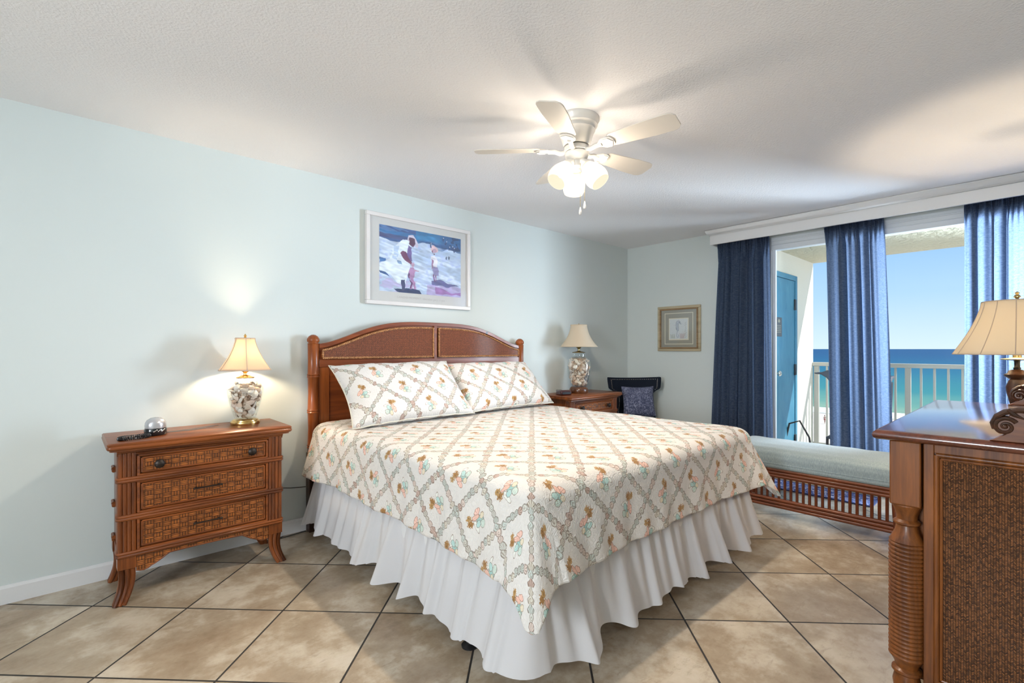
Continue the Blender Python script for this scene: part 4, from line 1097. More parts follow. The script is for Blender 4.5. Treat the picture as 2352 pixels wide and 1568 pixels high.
# pillows
def pillow(name, label, w_, h_, T, mat, M4, cat='pillow', seed=1, uvoff=(0, 0), parent=None, edge=0.0, group=None, dent=0.0):
    rs = random.Random(seed); p1, p2 = rs.uniform(0, 6), rs.uniform(0, 6)
    root = thing(name, label, cat, (0, 0, 0), group=group); root.matrix_world = M4
    b = MB()
    def side(sg):
        def fn(u, v):
            a = u*2 - 1; c = v*2 - 1
            pull = 0.075
            x = a*w_/2*(1 - pull*(1 - c*c)*abs(a)**2); y = c*h_/2*(1 - pull*1.1*(1 - a*a)*abs(c)**2)
            t = ((1 - a**4)*(1 - c**4))
            t = max(0, t)**0.55
            z = sg*T/2*t*(1 + 0.08*math.sin(a*3 + p1)*math.cos(c*2.5 + p2)) + 0.004*math.sin(a*23 + p1)*(1 - t)*0.8
            z += sg*0.005*math.sin(a*9 + c*6 + p2)*t
            return (x, y, z)
        return fn
    b.grid(56, 34, side(1), lambda u, v: (u*w_ + uvoff[0], v*h_ + uvoff[1]))
    b.grid(56, 34, side(-1), lambda u, v: (u*w_ + uvoff[0], v*h_ + uvoff[1]))
    bm_n = len(b.v)
    o = b.build('cover', mat, root, recalc=False, smooth=80)
    bm = bmesh.new(); bm.from_mesh(o.data); bmesh.ops.remove_doubles(bm, verts=bm.verts, dist=0.0008); bmesh.ops.recalc_face_normals(bm, faces=bm.faces); bm.to_mesh(o.data); bm.free()
    # piped seam
    b = MB(); f1 = side(1); pts = []
    for i in range(40): pts.append(f1(i/40, 0))
    for i in range(24): pts.append(f1(1, i/24))
    for i in range(40): pts.append(f1(1 - i/40, 1))
    for i in range(24): pts.append(f1(0, 1 - i/24))
    b.tube(pts, 0.004, 6, closed=True); b.build('seam_piping', mat, root)
    return root
def lean(x, y, z, rz, tilt, roll=0.0):
    # pillow local x = width, y = height, z = thickness (front face -> towards -Y of the room)
    return Matrix.Translation((x, y, z)) @ Matrix.Rotation(rz, 4, 'Z') @ Matrix.Rotation(math.radians(tilt), 4, 'X') @ Matrix.Rotation(roll, 4, 'Z')
pillow('pillow', 'shell print pillow at the left, its corner overlapping the other pillow', 0.93, 0.52, 0.19, 'sham_fabric', lean(1.745, 2.995, 0.938, -0.03, 46, 0.025), seed=2, uvoff=(0.05, 0.08))
pillow('pillow', 'shell print pillow at the right, nearest the right chest', 0.94, 0.50, 0.19, 'sham_fabric', lean(2.655, 3.040, 0.933, 0.02, 44), seed=6, uvoff=(0.9, 0.31))

# ================================================================== pictures
def inpoly(px_, py_, poly):
    ins = np.zeros(px_.shape, bool); n = len(poly)
    for i in range(n):
        x0, y0 = poly[i]; x1, y1 = poly[(i + 1) % n]
        if y0 == y1: continue
        c = ((y0 > py_) != (y1 > py_)) & (px_ < (x1 - x0)*(py_ - y0)/(y1 - y0) + x0); ins ^= c
    return ins
def vnoise(x, y, seed):
    def hsh(i, j): return np.modf(np.abs(np.sin(i*127.1 + j*311.7 + seed*74.7)*43758.5453))[0]
    i = np.floor(x); j = np.floor(y); fx_ = x - i; fy_ = y - j; fx_ = fx_*fx_*(3 - 2*fx_); fy_ = fy_*fy_*(3 - 2*fy_)
    return (hsh(i, j)*(1 - fx_) + hsh(i + 1, j)*fx_)*(1 - fy_) + (hsh(i, j + 1)*(1 - fx_) + hsh(i + 1, j + 1)*fx_)*fy_
def s2l(c): return tuple(((v/255.0)/12.92 if v/255.0 <= 0.04045 else ((v/255.0 + 0.055)/1.055)**2.4) for v in c)
def art_mesh(name, nx, ny, place, img, parent):
    me = bpy.data.meshes.new(name); vs = []; fs = []
    for j in range(ny + 1):
        for i in range(nx + 1): vs.append(place(i/nx, j/ny))
    for j in range(ny):
        for i in range(nx): a = j*(nx + 1) + i; fs.append((a, a + 1, a + nx + 2, a + nx + 1))
    me.from_pydata(vs, [], fs); ca = me.color_attributes.new('Col', 'FLOAT_COLOR', 'POINT')
    ca.data.foreach_set('color', np.concatenate([img.reshape(-1, 3), np.ones(((nx + 1)*(ny + 1), 1))], 1).astype(np.float32).ravel())
    me.materials.append(M['artwork_colour'])
    o = bpy.data.objects.new(name, me); C.objects.link(o); o.parent = parent; return o

# beach painting: coordinates 0..1 across, 0..1 downwards
nx, ny = 300, 210
gx, gy = np.meshgrid(np.linspace(0, 1, nx + 1), np.linspace(0, 1, ny + 1))
wx = gx + (vnoise(gx*14, gy*22, 1) - .5)*0.022; wy = gy + (vnoise(gx*16, gy*12, 2) - .5)*0.030
img = np.zeros(gx.shape + (3,))
img[:] = s2l((186, 205, 232))
def mixin(mask, col, a=1.0):
    global img
    m = (mask*a)[..., None] if mask.dtype != bool else (mask.astype(float)*a)[..., None]
    img = img*(1 - m) + np.array(s2l(col))*m
str1 = vnoise(gx*9 + gy*6, gy*40 - gx*14, 3); str2 = vnoise(gx*20 - gy*8, gy*26 + gx*12, 4); str3 = vnoise(gx*4, gy*7, 5)
mixin(np.clip((str1 - .5)*3, 0, 1), (216, 228, 244), .8); mixin(np.clip((str2 - .6)*4, 0, 1), (150, 168, 214), .6); mixin(np.clip((str3 - .55)*4, 0, 1), (172, 196, 226), .6)
mixin(wy < 0.20 + 0.02*np.sin(wx*9), (54, 92, 146)); mixin(wy < 0.155, (40, 112, 170)); mixin((wy < 0.06), (52, 84, 140))
mixin((wy < 0.19) & (str1 > .55), (88, 130, 180), .6); mixin((wy < 0.13) & (wx > .42), (34, 132, 184), .6)
mixin((wy > .12) & (wy < .19) & (wx < .35), (66, 62, 110), .7)
mixin(np.clip((wx - .66)*9, 0, 1)*(wy < .235 + .02*np.sin(wx*20)), (44, 92, 148), .8); mixin(np.clip((wx - .7)*9, 0, 1)*(wy < .22)*(str2 > .62), (24, 40, 74), .7)
mixin((wy > 0.84) & (wx > .55), (170, 150, 200), .7); mixin((wy > 0.90 - .04*np.sin(wx*12)) & (wx > .66) & (wy < .97), (150, 104, 168), .85)
mixin((wy > 0.80) & (wx < .42) & (str2 > .5), (186, 168, 208), .6)
mixin(inpoly(wx, wy, [(.0, .70), (.06, .72), (.11, .77), (.0, .74)]), (44, 84, 140)); mixin(inpoly(wx, wy, [(.0, .50), (.08, .50), (.06, .54), (.0, .56)]), (70, 120, 180))
# dark shadow pools
mixin(inpoly(wx, wy, [(.15, .95), (.30, .92), (.46, .95), (.50, 1.02), (.30, 1.01), (.20, .99)]), (34, 54, 98))
mixin(inpoly(wx, wy, [(.60, .78), (.72, .74), (.82, .78), (.98, .82), (.84, .85), (.70, .83), (.62, .85)]), (86, 84, 142), .9)
# stooping figure in white
mixin(inpoly(wx, wy, [(.26, .17), (.20, .24), (.14, .36), (.12, .50), (.02, .56), (.0, .70), (.12, .74), (.20, .86), (.29, .86), (.33, .66), (.35, .50), (.36, .28), (.33, .18)]), (222, 234, 246))
mixin(inpoly(wx, wy, [(.16, .30), (.22, .28), (.20, .50), (.15, .48)]) & (str1 > .4), (168, 192, 224), .8)
mixin(inpoly(wx, wy, [(.19, .50), (.24, .50), (.25, .56), (.20, .55)]), (80, 128, 178), .8)
mixin(inpoly(wx, wy, [(.33, .09), (.39, .08), (.44, .18), (.45, .26), (.38, .24), (.31, .18)]), (206, 200, 220)); mixin(inpoly(wx, wy, [(.34, .12), (.40, .13), (.41, .20), (.39, .27), (.34, .24), (.33, .17)]), (92, 56, 88))
mixin(inpoly(wx, wy, [(.33, .26), (.37, .28), (.37, .48), (.33, .50), (.31, .40)]), (112, 98, 156))
mixin(inpoly(wx, wy, [(.26, .34), (.30, .36), (.33, .44), (.37, .52), (.36, .56), (.30, .49), (.25, .44), (.23, .40)]), (116, 70, 104)); mixin(inpoly(wx, wy, [(.24, .80), (.29, .79), (.28, .96), (.25, .96)]), (56, 66, 112))
# small child
mixin(inpoly(wx, wy, [(.355, .53), (.385, .50), (.40, .54), (.385, .60), (.36, .60)]), (196, 164, 196)); mixin(inpoly(wx, wy, [(.34, .61), (.39, .60), (.41, .68), (.39, .78), (.41, .84), (.41, .94), (.385, .94), (.38, .84), (.37, .94), (.34, .94), (.37, .82), (.33, .74), (.33, .66)]), (170, 130, 176))
mixin(inpoly(wx, wy, [(.33, .66), (.35, .70), (.34, .78), (.38, .82), (.35, .94), (.34, .92), (.36, .82), (.325, .76)]), (96, 60, 110)); mixin(inpoly(wx, wy, [(.39, .62), (.45, .64), (.44, .655), (.39, .65)]), (180, 140, 170))
# standing child
mixin((np.hypot((wx - .645)/.045, (wy - .245)/.055) < 1), (226, 196, 204)); mixin((np.hypot((wx - .645)/.026, (wy - .265)/.038) < 1), (190, 158, 182)); mixin(inpoly(wx, wy, [(.61, .28), (.62, .25), (.63, .31), (.66, .32), (.65, .34)]), (112, 70, 96))
mixin(inpoly(wx, wy, [(.60, .36), (.66, .35), (.69, .42), (.68, .54), (.62, .55), (.61, .44)]), (226, 226, 238)); mixin(inpoly(wx, wy, [(.61, .40), (.63, .42), (.63, .56), (.61, .58)]), (150, 112, 150)); mixin(inpoly(wx, wy, [(.62, .54), (.69, .53), (.70, .66), (.63, .67)]), (140, 138, 186))
mixin(inpoly(wx, wy, [(.63, .66), (.65, .66), (.65, .79), (.635, .79)]), (120, 84, 130)); mixin(inpoly(wx, wy, [(.66, .66), (.675, .66), (.67, .78), (.66, .78)]), (140, 100, 140))
for (fx_, fy_) in ((.60, .20), (.755, .06), (.80, .12), (.84, .20), (.88, .18), (.905, .21), (.81, .36), (.845, .35)):
    mixin((np.hypot((wx - fx_)/.010, (wy - fy_)/.036) < 1), (44, 66, 116), .9); mixin((np.hypot((wx - fx_ - .004)/.005, (wy - fy_ + .03)/.012) < 1), (220, 220, 235), .8)
img = np.clip(img*(1 + ((str1 - .5)*.30 + (str2 - .5)*.30)[..., None]), 0, 1)
pt = thing('picture', 'large white framed beach painting print above the headboard', 'picture', (2.112, YA, 1.91))
FX, FZ = 0.482, 0.345
b = MB()
for (x0, z0, x1, z1) in ((-FX, -FZ, FX, -FZ + 0.030), (-FX, FZ - 0.030, FX, FZ), (-FX, -FZ + 0.030, -FX + 0.030, FZ - 0.030), (FX - 0.030, -FZ + 0.030, FX, FZ - 0.030)):
    b.box(x0, -0.034, z0, x1, 0, z1)
b.build('frame', 'frame_white', pt, bevel=0.004)
MB().box(-FX + 0.02, -0.016, -FZ + 0.02, FX - 0.02, -0.002, FZ - 0.02).build('mat', 'mat_board', pt, smooth=0)
art_mesh('painting', nx, ny, lambda u, v: (-0.372 + 0.760*u, -0.0168, 0.262 - 0.502*v), img, pt)
MB().box(-FX + 0.025, -0.024, -FZ + 0.025, FX - 0.025, -0.022, FZ - 0.025).build('glazing', 'picture_glass', pt, smooth=0)
def text(body, size, mat, parent, M4, name='caption', sp=1.1):
    cu = bpy.data.curves.new(name, 'FONT'); cu.body = body; cu.size = size; cu.align_x = 'CENTER'; cu.extrude = 0.0003; cu.space_character = sp
    o = bpy.data.objects.new(name, cu); C.objects.link(o)
    bpy.context.view_layer.update()
    me = bpy.data.meshes.new_from_object(o.evaluated_get(bpy.context.evaluated_depsgraph_get()))
    bpy.data.objects.remove(o); me.materials.clear(); me.materials.append(M[mat])
    o = bpy.data.objects.new(name, me); C.objects.link(o); o.parent = parent; o.matrix_local = M4; return o
text('\u00b7 CANDID MOMENT  thornlae gacy, n pas \u00b7', 0.024, 'caption_ink', pt, Matrix.Translation((0.0, -0.0166, -0.285)) @ Matrix.Rotation(PI/2, 4, 'X'))

# seahorse picture on the window wall
nx, ny = 110, 120
gx, gy = np.meshgrid(np.linspace(0, 1, nx + 1), np.linspace(0, 1, ny + 1))
img = np.zeros(gx.shape + (3,)); img[:] = s2l((205, 212, 214))
n1 = vnoise(gx*24, gy*24, 7)
def stroke(pts, r, col, a=0.9):
    d = np.full(gx.shape, 9.0)
    for (x0, y0), (x1, y1) in zip(pts, pts[1:]):
        vx, vy = x1 - x0, y1 - y0; L2 = vx*vx + vy*vy + 1e-9
        t = np.clip(((gx - x0)*vx + (gy - y0)*vy)/L2, 0, 1); d = np.minimum(d, np.hypot(gx - x0 - t*vx, gy - y0 - t*vy))
    mixin(np.clip((r - d)/0.012 + .5, 0, 1), col, a)
body = [(.50, .09), (.42, .11), (.36, .20), (.35, .32), (.38, .44), (.41, .56), (.43, .64), (.50, .58), (.51, .46), (.49, .34), (.50, .24), (.56, .22), (.64, .28), (.60, .18), (.56, .11)]
mixin(inpoly(gx, gy, body), (182, 192, 204)); stroke(body + [body[0]], .010, (120, 134, 148))
stroke([(.44, .62), (.40, .74), (.39, .84), (.44, .93), (.51, .91), (.52, .83), (.47, .80)], .020, (160, 172, 186)); stroke([(.40, .20), (.44, .44), (.47, .58)], .009, (130, 146, 164)); stroke([(.45, .2), (.49, .40), (.51, .54)], .007, (130, 146, 164))
stroke([(.52, .16), (.55, .18)], .02, (90, 100, 114)); stroke([(.36, .44), (.39, .54)], .016, (120, 132, 150))
for k in range(7):
    x0 = .08 + .035*k; stroke([(x0, .96), (x0 - .03 + .02*(k % 3), .76 + .03*(k % 2))], .008, (124, 138, 104), .8)
for k in range(7):
    x0 = .60 + .03*k; stroke([(x0, .97), (.62 + .045*(k - 1), .72 + .04*(k % 2))], .009, (160, 116, 120), .8)
for k in range(8):
    stroke([(.84 + .015*(k % 3), .95 - .1*k), (.92 - .02*(k % 2), .88 - .1*k)], .010, (134, 146, 134), .7)
mixin(np.clip((n1 - .6)*3, 0, 1), (186, 186, 200), .35)
sp_ = thing('picture', 'small square framed seahorse print on the window wall', 'picture', (XB, 2.714, 1.456))
b = MB(); A, B_ = 0.256, 0.252
for (y0, z0, y1, z1) in ((-A, -B_, A, -B_ + 0.030), (-A, B_ - 0.030, A, B_), (-A, -B_ + 0.030, -A + 0.030, B_ - 0.030), (A - 0.030, -B_ + 0.030, A, B_ - 0.030)):
    b.box(-0.022, y0, z0, 0, y1, z1)
b.build('frame', 'gold_wood_light', sp_, bevel=0.006)
b = MB(); A2, B2 = 0.228, 0.224
for (y0, z0, y1, z1) in ((-A2, -B2, A2, -B2 + 0.016), (-A2, B2 - 0.016, A2, B2), (-A2, -B2 + 0.016, -A2 + 0.016, B2 - 0.016), (A2 - 0.016, -B2 + 0.016, A2, B2 - 0.016)):
    b.box(-0.026, y0, z0, -0.004, y1, z1)
b.build('inner_frame', 'gold_wood_y', sp_, bevel=0.003)
MB().box(-0.012, -0.215, -0.21, -0.002, 0.215, 0.21).build('mat', 'mat_taupe', sp_, smooth=0)
b = MB()
for (y0, z0, y1, z1) in ((-0.170, -0.175, 0.170, -0.167), (-0.170, 0.167, 0.170, 0.175), (-0.170, -0.167, -0.162, 0.167), (0.162, -0.167, 0.170, 0.167)): b.box(-0.0135, y0, z0, -0.011, y1, z1)
b.box(-0.0135, -0.118, -0.128, -0.011, 0.118, 0.116)
b.build('mat_bevel', 'mat_cream', sp_, smooth=0)
art_mesh('seahorse_drawing', nx, ny, lambda u, v: (-0.0142, 0.108 - 0.216*u, 0.107 - 0.222*v), img, sp_)
MB().box(-0.019, -0.213, -0.208, -0.018, 0.213, 0.208).build('glazing', 'picture_glass', sp_, smooth=0)

# wall outlet
wo = thing('wall_outlet', 'small pale outlet plate on the wall beside the left curtain', 'outlet', (XB, 2.50, 0.395))
MB().box(-0.005, -0.036, -0.058, 0, 0.036, 0.058).build('cover_plate', 'outlet_plate', wo, bevel=0.002)
b = MB(); b.box(-0.008, -0.017, 0.008, -0.004, 0.017, 0.042); b.box(-0.008, -0.017, -0.042, -0.004, 0.017, -0.008); b.build('receptacle', 'white_plastic', wo, bevel=0.002)

# cords by the left chest
b = MB(); b.tube([(0.90, 3.375, 0.34), (1.00, 3.374, 0.325), (1.10, 3.374, 0.305), (1.20, 3.374, 0.295)], 0.0028, 6)
tag(b.build('power_cord', 'dark_cord'), 'thin dark cord along the wall between left chest and bedpost', 'cord')
b = MB(); b.tube([(0.985, 3.365, 0.060), (1.00, 3.35, 0.035), (1.03, 3.33, 0.004), (1.12, 3.34, 0.004), (1.19, 3.35, 0.004)], 0.003, 6)
b.tube([(0.99, 3.29, 0.004), (1.00, 3.31, 0.004), (1.03, 3.335, 0.004)], 0.003, 6)
tag(b.build('power_cord', 'dark_cord'), 'dark cord lying on the floor at the baseboard by the left chest', 'cord')

# ================================================================== navy chair with nailheads
ch = thing('accent_chair', 'navy armless chair with silver nailhead trim in the corner', 'chair', (4.665, 3.085, 0), rotz=math.atan2(-0.37, 0.49))
# local: x lateral, -y faces into the room
def back_half(z):
    pts = [(0.44, 0.235), (0.52, 0.22), (0.60, 0.20), (0.68, 0.195), (0.735, 0.205), (0.765, 0.235), (0.785, 0.275), (0.80, 0.288), (0.88, 0.298), (0.905, 0.300), (0.918, 0.296)]
    if z <= pts[0][0]: return pts[0][1]
    for (z0, w0), (z1, w1) in zip(pts, pts[1:]):
        if z <= z1: return w0 + (w1 - w0)*(z - z0)/(z1 - z0)
    return pts[-1][1]
def bk(off):
    def fn(u, v):
        z = 0.42 + 0.498*v; a = u*2 - 1; hw = back_half(z)
        dip = -0.012*(1 - a*a)*max(0, (v - .9)/.1)
        y = off - 0.085*abs(a)**2.2*(hw/0.30) + 0.05*(v - 0.5)
        return (a*hw, y, z + dip)
    return fn
b = MB(); F1, F2 = bk(-0.022), bk(0.022)
b.grid(36, 40, F1); b.grid(36, 40, F2)
rim = []
for i in range(36): rim.append((i/36, 1.0))
for i in range(40): rim.append((1.0, 1 - i/40))
for i in range(36): rim.append((1 - i/36, 0.0))
for i in range(40): rim.append((0.0, i/40))
vs = []; fs = []
for (u, v) in rim: vs += [F1(u, v), F2(u, v)]
n = len(rim)
for i in range(n): j = (i + 1) % n; fs.append((2*i, 2*j, 2*j + 1, 2*i + 1))
b.add(vs, fs); bko = b.build('backrest', 'navy_fabric', ch)
bm = bmesh.new(); bm.from_mesh(bko.data); bmesh.ops.remove_doubles(bm, verts=bm.verts, dist=0.0005); bmesh.ops.recalc_face_normals(bm, faces=bm.faces); bm.to_mesh(bko.data); bm.free()
b = MB(); FN = bk(-0.024)
for k in range(26): u = 0.06 + 0.88*k/25; b.ball(FN(u, 0.955), 0.0052, seg=6, ring=4)
for sd_ in (0.06, 0.94):
    for k in range(34):
        v = 0.955 - 0.95*k/33; b.ball(FN(sd_, v), 0.0052, seg=6, ring=4)
b.build('nailhead_trim', 'nickel', bko)
b = MB()
def seat(sg):
    def fn(u, v):
        a = u*2 - 1; c = v*2 - 1; hw = 0.215 + 0.02*(-c)
        t = (max(0, (1 - a**6)*(1 - c**6)))**0.4
        return (a*hw + 0.02, -0.245 + c*0.235, 0.43 + sg*0.052*t + (0.01*t if sg > 0 else 0))
    return fn
b.grid(20, 20, seat(1)); b.grid(20, 20, seat(-1)); b.build('seat', 'navy_seat', ch, smooth=60)
for (x, y) in ((-0.18, -0.45), (0.22, -0.45), (-0.17, 0.0), (0.20, 0.0)):
    b = MB(); dy = -0.05 if y < -0.2 else 0.05
    b.tube([(x, y, 0.40), (x*1.02, y + dy*0.2, 0.22), (x*1.06, y + dy, 0.0)], [0.022, 0.018, 0.012], 10); b.build('leg', 'dark_wood', ch)
cd = Matrix.Translation((4.665, 3.085, 0)) @ Matrix.Rotation(math.atan2(-0.37, 0.49), 4, 'Z') @ Matrix.Translation((0.030, -0.118, 0.655)) @ Matrix.Rotation(math.radians(76), 4, 'X')
pillow('throw_pillow', 'slate blue velvet throw pillow on the navy chair', 0.36, 0.33, 0.10, 'slate_velvet', cd, seed=8)

# ================================================================== rattan bench
bn = thing('rattan_bench', 'long rattan bench with vertical spindles at the foot of the bed', 'bench', (3.83, 0.62, 0))
BW, BD = 1.02, 0.50    # along +y, along +x
for (xx) in (0.0, BD):
    b = MB()
    for z in (0.345, 0.322, 0.300): b.tube([(xx, 0.0, z), (xx, BW, z)], 0.0125, 10)
    b.build('top_rail', 'bench_wood_y', bn)
b = MB()
for z in (0.128, 0.104, 0.080): b.tube([(0.0, 0.0, z), (0.0, BW, z)], 0.0125, 10)
b.build('bottom_rail', 'bench_wood_y', bn)
for yy in (0.0, BW):
    b = MB()
    for z in (0.345, 0.322, 0.300): b.tube([(0, yy, z), (BD, yy, z)], 0.0125, 10)
    b.tube([(0, yy, 0.10), (BD, yy, 0.10)], 0.016, 10); b.build('end_rail', 'bench_wood_z', bn)
b = MB(); b.box(0.0, 0.0, 0.345, BD, BW, 0.356); b.build('deck', 'bench_wood_y', bn)
spn = None
for k in range(25):
    yy = 0.035 + (BW - 0.07)*k/24
    if spn is None:
        b = MB(); b.tube([(0, -0.0045, 0.13), (0, -0.0045, 0.292)], 0.0052, 8); b.tube([(0, 0.0045, 0.13), (0, 0.0045, 0.292)], 0.0052, 8)
        spn = b.build('spindle', 'bench_wood_z', bn, loc=(0, yy, 0))
    else:
        c = spn.copy(); C.objects.link(c); c.location = (0, yy, 0)
for (x, y, dx, dy) in ((0, 0, -0.01, -0.03), (0, BW, -0.01, 0.03), (BD, 0, 0.03, -0.03), (BD, BW, 0.03, 0.03)):
    b = MB(); b.tube([(x, y, 0.35), (x + dx*0.5, y + dy*0.4, 0.18), (x + dx, y + dy, 0.0)], [0.017, 0.020, 0.020], 12)
    b.tube([(x + dx*.66 - .0, y + dy*.6, 0.116), (x + dx*.7, y + dy*.64, 0.102)], 0.0235, 12)
    b.build('leg', 'bench_wood_z', bn)
bc = thing('bench_cushion', 'grey blue box cushion lying on the rattan bench', 'cushion', (3.83, 0.62, 0.357))
b = MB()
def cush(u, v):
    # u around profile, v along y
    prof = [(-0.012, 0.0), (-0.022, 0.012), (-0.022, 0.04), (-0.026, 0.075), (-0.018, 0.112), (0.03, 0.138), (0.12, 0.152), (BD/2, 0.156), (BD - 0.12, 0.152), (BD - 0.03, 0.138), (BD + 0.018, 0.112), (BD + 0.026, 0.075), (BD + 0.022, 0.012), (BD + 0.012, 0.0)]
    k = u*(len(prof) - 1); i = min(int(k), len(prof) - 2); t = k - i
    x = prof[i][0]*(1 - t) + prof[i + 1][0]*t; z = prof[i][1]*(1 - t) + prof[i + 1][1]*t
    e_ = min(v, 1 - v)*1.06/0.05; k2 = 1.0 if e_ > 1 else math.sqrt(max(0, 1 - (1 - e_)**2))
    z2 = z*(0.35 + 0.65*k2); x2 = BD/2 + (x - BD/2)*(0.93 + 0.07*k2)
    return (x2, -0.02 + 1.06*v, z2 + 0.0015*math.sin(v*30 + x*9)*(z > .1))
b.grid(52, 80, cush)
vs = [cush(i/52, 0) for i in range(53)]; b.add(vs, [list(range(53))]); vs = [cush(i/52, 1) for i in range(53)]; b.add(vs, [list(range(53))]); vs = [cush(0, 0), cush(1, 0), cush(1, 1), cush(0, 1)]; b.add(vs, [(0, 1, 2, 3)])
b.build('cover', 'bench_cloth', bc, smooth=60)
b = MB()
for z in (0.036,):
    b.tube([(-0.024, -0.01, z), (-0.024, 1.03, z)], 0.0035, 6); b.tube([(BD + 0.024, -0.01, z), (BD + 0.024, 1.03, z)], 0.0035, 6); b.tube([(-0.02, -0.021, z), (BD + 0.02, -0.021, z)], 0.0035, 6)
b.build('piping', 'bench_cloth', bc)

# rug at the glass door
rg = thing('door_mat', 'patterned blue mat on the tiles before the glass door', 'mat', (4.76, 1.30, 0))
MB().box(-0.14, -0.40, 0.0, 0.14, 0.40, 0.008).build('woven_field', 'rug_weave', rg, smooth=0)
b = MB(); b.box(-0.16, -0.42, 0, -0.14, 0.42, 0.010); b.box(0.14, -0.42, 0, 0.16, 0.42, 0.010); b.box(-0.14, -0.42, 0, 0.14, -0.40, 0.010); b.box(-0.14, 0.40, 0, 0.14, 0.42, 0.010); b.build('border', 'rug_border', rg, smooth=0)

# ================================================================== dresser
DX0, DX1, DY0, DY1 = 2.075, 3.545, -0.150, 0.398
ds = thing('dresser', 'tall brown dresser with woven side panel and ridged turned post', 'dresser', (DX0, DY0, 0))
Wx, Dy = DX1 - DX0, DY1 - DY0
b = MB(); b.box(0.012, 0, 0.918, Wx - 0.012, Dy - 0.012, 0.950)
b = MB(); lev = [(0.022, 0.915), (0.010, 0.917), (0.003, 0.922), (0.0, 0.931), (0.002, 0.940), (0.010, 0.948), (0.018, 0.950)]
vs = []; fs = []
for e_, z_ in lev:
    vs += [(e_, 0.0, z_), (Wx - e_, 0.0, z_), (Wx - e_, Dy - e_, z_), (e_, Dy - e_, z_)]
for k in range(len(lev) - 1):
    for i in range(4): j = (i + 1) % 4; fs.append((k*4 + i, k*4 + j, k*4 + 4 + j, k*4 + 4 + i))
fs += [(0, 1, 2, 3), tuple((len(lev) - 1)*4 + i for i in range(4))]
b.add(vs, fs); b.build('top', 'dresser_top_wood', ds, smooth=50)
for (cx_) in (0.072, Wx - 0.072):
    b = MB(); yc = Dy - 0.086
    b.box(cx_ - 0.042, yc - 0.042, 0.695, cx_ + 0.042, yc + 0.042, 0.915); 
    blk = b.build('post_block', 'dresser_wood_z', ds, bevel=0.004)
    prof = [(0.041, 0.695), (0.043, 0.690), (0.038, 0.680), (0.030, 0.655), (0.029, 0.642), (0.038, 0.634), (0.038, 0.628), (0.030, 0.622), (0.034, 0.600), (0.044, 0.578), (0.050, 0.566)]
    z = 0.562
    while z > 0.165:
        prof += [(0.0465, z), (0.0505, z - 0.004), (0.0515, z - 0.007), (0.0505, z - 0.010)]; z -= 0.0142
    prof += [(0.046, z), (0.036, z - 0.018), (0.032, z - 0.032), (0.042, z - 0.040), (0.043, z - 0.048), (0.034, z - 0.056), (0.040, z - 0.085), (0.036, z - 0.115), (0.028, max(0.0, z - 0.15)), (0.028, 0.0)]
    prof = [p_ for p_ in prof if p_[1] >= 0]
    MB().lathe(prof, (cx_, yc, 0), 36).build('turned_post', 'dresser_wood_z', ds)
b = MB(); b.box(0.062, 0.01, 0.06, Wx - 0.062, Dy - 0.135, 0.916); b.box(0.12, Dy - 0.136, 0.08, Wx - 0.12, Dy - 0.06, 0.916); b.build('case', 'dresser_wood_z', ds)
for sx in (0, 1):
    xa, xb = (0.045, 0.064) if sx == 0 else (Wx - 0.064, Wx - 0.045)
    b = MB(); b.box(xa, Dy - 0.160, 0.06, xb, Dy - 0.133, 0.915); b.box(xa, 0.01, 0.06, xb, 0.045, 0.915); b.box(xa, 0.045, 0.885, xb, Dy - 0.160, 0.915); b.box(xa, 0.045, 0.06, xb, Dy - 0.160, 0.12)
    b.build('side_frame', 'dresser_wood_z', ds, bevel=0.002)
    b = MB(); xm = xa + 0.002 if sx == 0 else xb - 0.002
    loop = [(xm, Dy - 0.166, 0.126), (xm, Dy - 0.166, 0.879), (xm, 0.051, 0.879), (xm, 0.051, 0.126)]
    for i in range(4): b.tube([loop[i], loop[(i + 1) % 4]], 0.0075, 10)
    loop = [(xm, Dy - 0.178, 0.138), (xm, Dy - 0.178, 0.867), (xm, 0.063, 0.867), (xm, 0.063, 0.138)]
    for i in range(4): b.tube([loop[i], loop[(i + 1) % 4]], 0.0045, 8)
    b.build('panel_moulding', 'dresser_wood_z', ds)
    b = MB(); b.box(xa + 0.006, 0.05, 0.125, xb - 0.002, Dy - 0.165, 0.88); b.build('woven_side_panel', 'dresser_weave', ds, smooth=0)
for r_ in range(3):
    for c_ in range(2):
        x0 = 0.135 + c_*(Wx - 0.27)/2; x1 = x0 + (Wx - 0.27)/2 - 0.01; z0 = 0.12 + r_*0.26
        d = MB().box(x0, Dy - 0.060, z0, x1, Dy - 0.044, z0 + 0.245).build('drawer', 'dresser_wood_y', ds, bevel=0.005)
        mm = Matrix.Translation(((x0 + x1)/2, Dy - 0.044, z0 + 0.12)) @ Matrix.Rotation(-PI/2, 4, 'X')
        MB().lathe([(0.010, 0), (0.008, 0.012), (0.018, 0.018), (0.014, 0.028), (0.0001, 0.030)], seg=14, mat=mm).build('knob', 'dark_metal', d)
b = MB(); b.box(-0.001 + 0.05, Dy - 0.11, 0.0, 0.10, Dy - 0.06, 0.05)
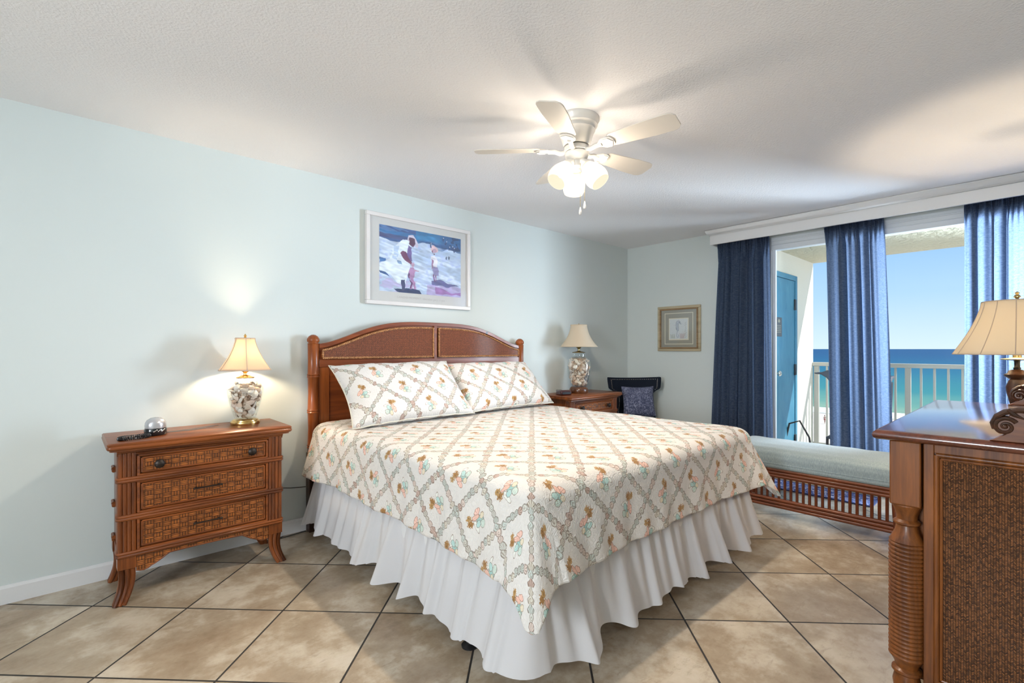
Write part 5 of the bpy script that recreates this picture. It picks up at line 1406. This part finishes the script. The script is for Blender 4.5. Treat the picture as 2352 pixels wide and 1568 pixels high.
# scroll brackets of the mirror, standing on the top at either end
mr = thing('mirror_stand', 'carved scroll brackets of a mirror standing on the dresser top', 'mirror', (DX0, DY0, 0.950))
def bracket(x0, x1):
    C0 = (0.221, 0.046)     # curl centre (local y, z)
    pts = [(0.02, 0.0), (0.256, 0.0), (0.246, 0.004), (0.238, 0.010), (0.230, 0.017), (0.222, 0.022)]
    curl = [(C0[0] + 0.026*math.cos(math.radians(a_)), C0[1] + 0.026*math.sin(math.radians(a_))) for a_ in range(-60, 100, 12)]
    top = [(0.205, 0.088), (0.18, 0.094), (0.15, 0.095), (0.11, 0.10), (0.06, 0.12), (0.02, 0.155)]
    b = MB(); b.prism(pts + curl + top, 'yz', x0, x1)
    o = b.build('bracket', 'dresser_wood_y', mr, bevel=0.003)
    b = MB()
    for xs, sg in ((x0, -1), (x1, 1)):
        sp = []
        for i in range(46):
            t = i/45; a = math.radians(150 - 560*t); r = 0.027*(1 - 0.84*t); sp.append((xs + sg*(0.001 + 0.004*t), C0[0] + r*math.cos(a), C0[1] + r*math.sin(a)))
        b.tube(sp, [0.0062*(1 - 0.45*i/45) for i in range(46)], 8)
        b.ball((xs + sg*0.004, C0[0], C0[1]), 0.007, seg=10, ring=6)
        for q in range(6):      # leaf lobes on the face
            y0 = 0.215 - 0.034*q; z0 = 0.074 + (0.012 if q < 4 else 0.012 + 0.014*(q - 3))
            b.tube([(xs + sg*0.001, y0, z0 + 0.010), (xs + sg*0.005, y0 - 0.012, z0 - 0.002), (xs + sg*0.001, y0 - 0.034, z0 - 0.014)], [0.006, 0.007, 0.002], 6)
    w_ = (x1 - x0)
    for k in range(5):
        xx = x0 + w_*(0.05 + 0.9*k/4)
        lf = [(xx, 0.246, 0.036), (xx, 0.249, 0.054), (xx, 0.240, 0.074), (xx, 0.222, 0.088), (xx, 0.195, 0.096), (xx, 0.160, 0.096), (xx, 0.120, 0.100), (xx, 0.06, 0.122), (xx, 0.02, 0.155)]
        b.tube(lf, [0.004, 0.006, 0.0075, 0.008, 0.0075, 0.007, 0.007, 0.007, 0.006], 8)
    b.build('acanthus_scroll', 'carved_wood', o)
bracket(0.010, 0.040); bracket(Wx - 0.045, Wx - 0.015)
b = MB(); b.box(0.010, 0.01, 0.0, Wx - 0.015, 0.035, 0.30); b.build('mirror_backboard', 'dresser_wood_y', mr, bevel=0.003)
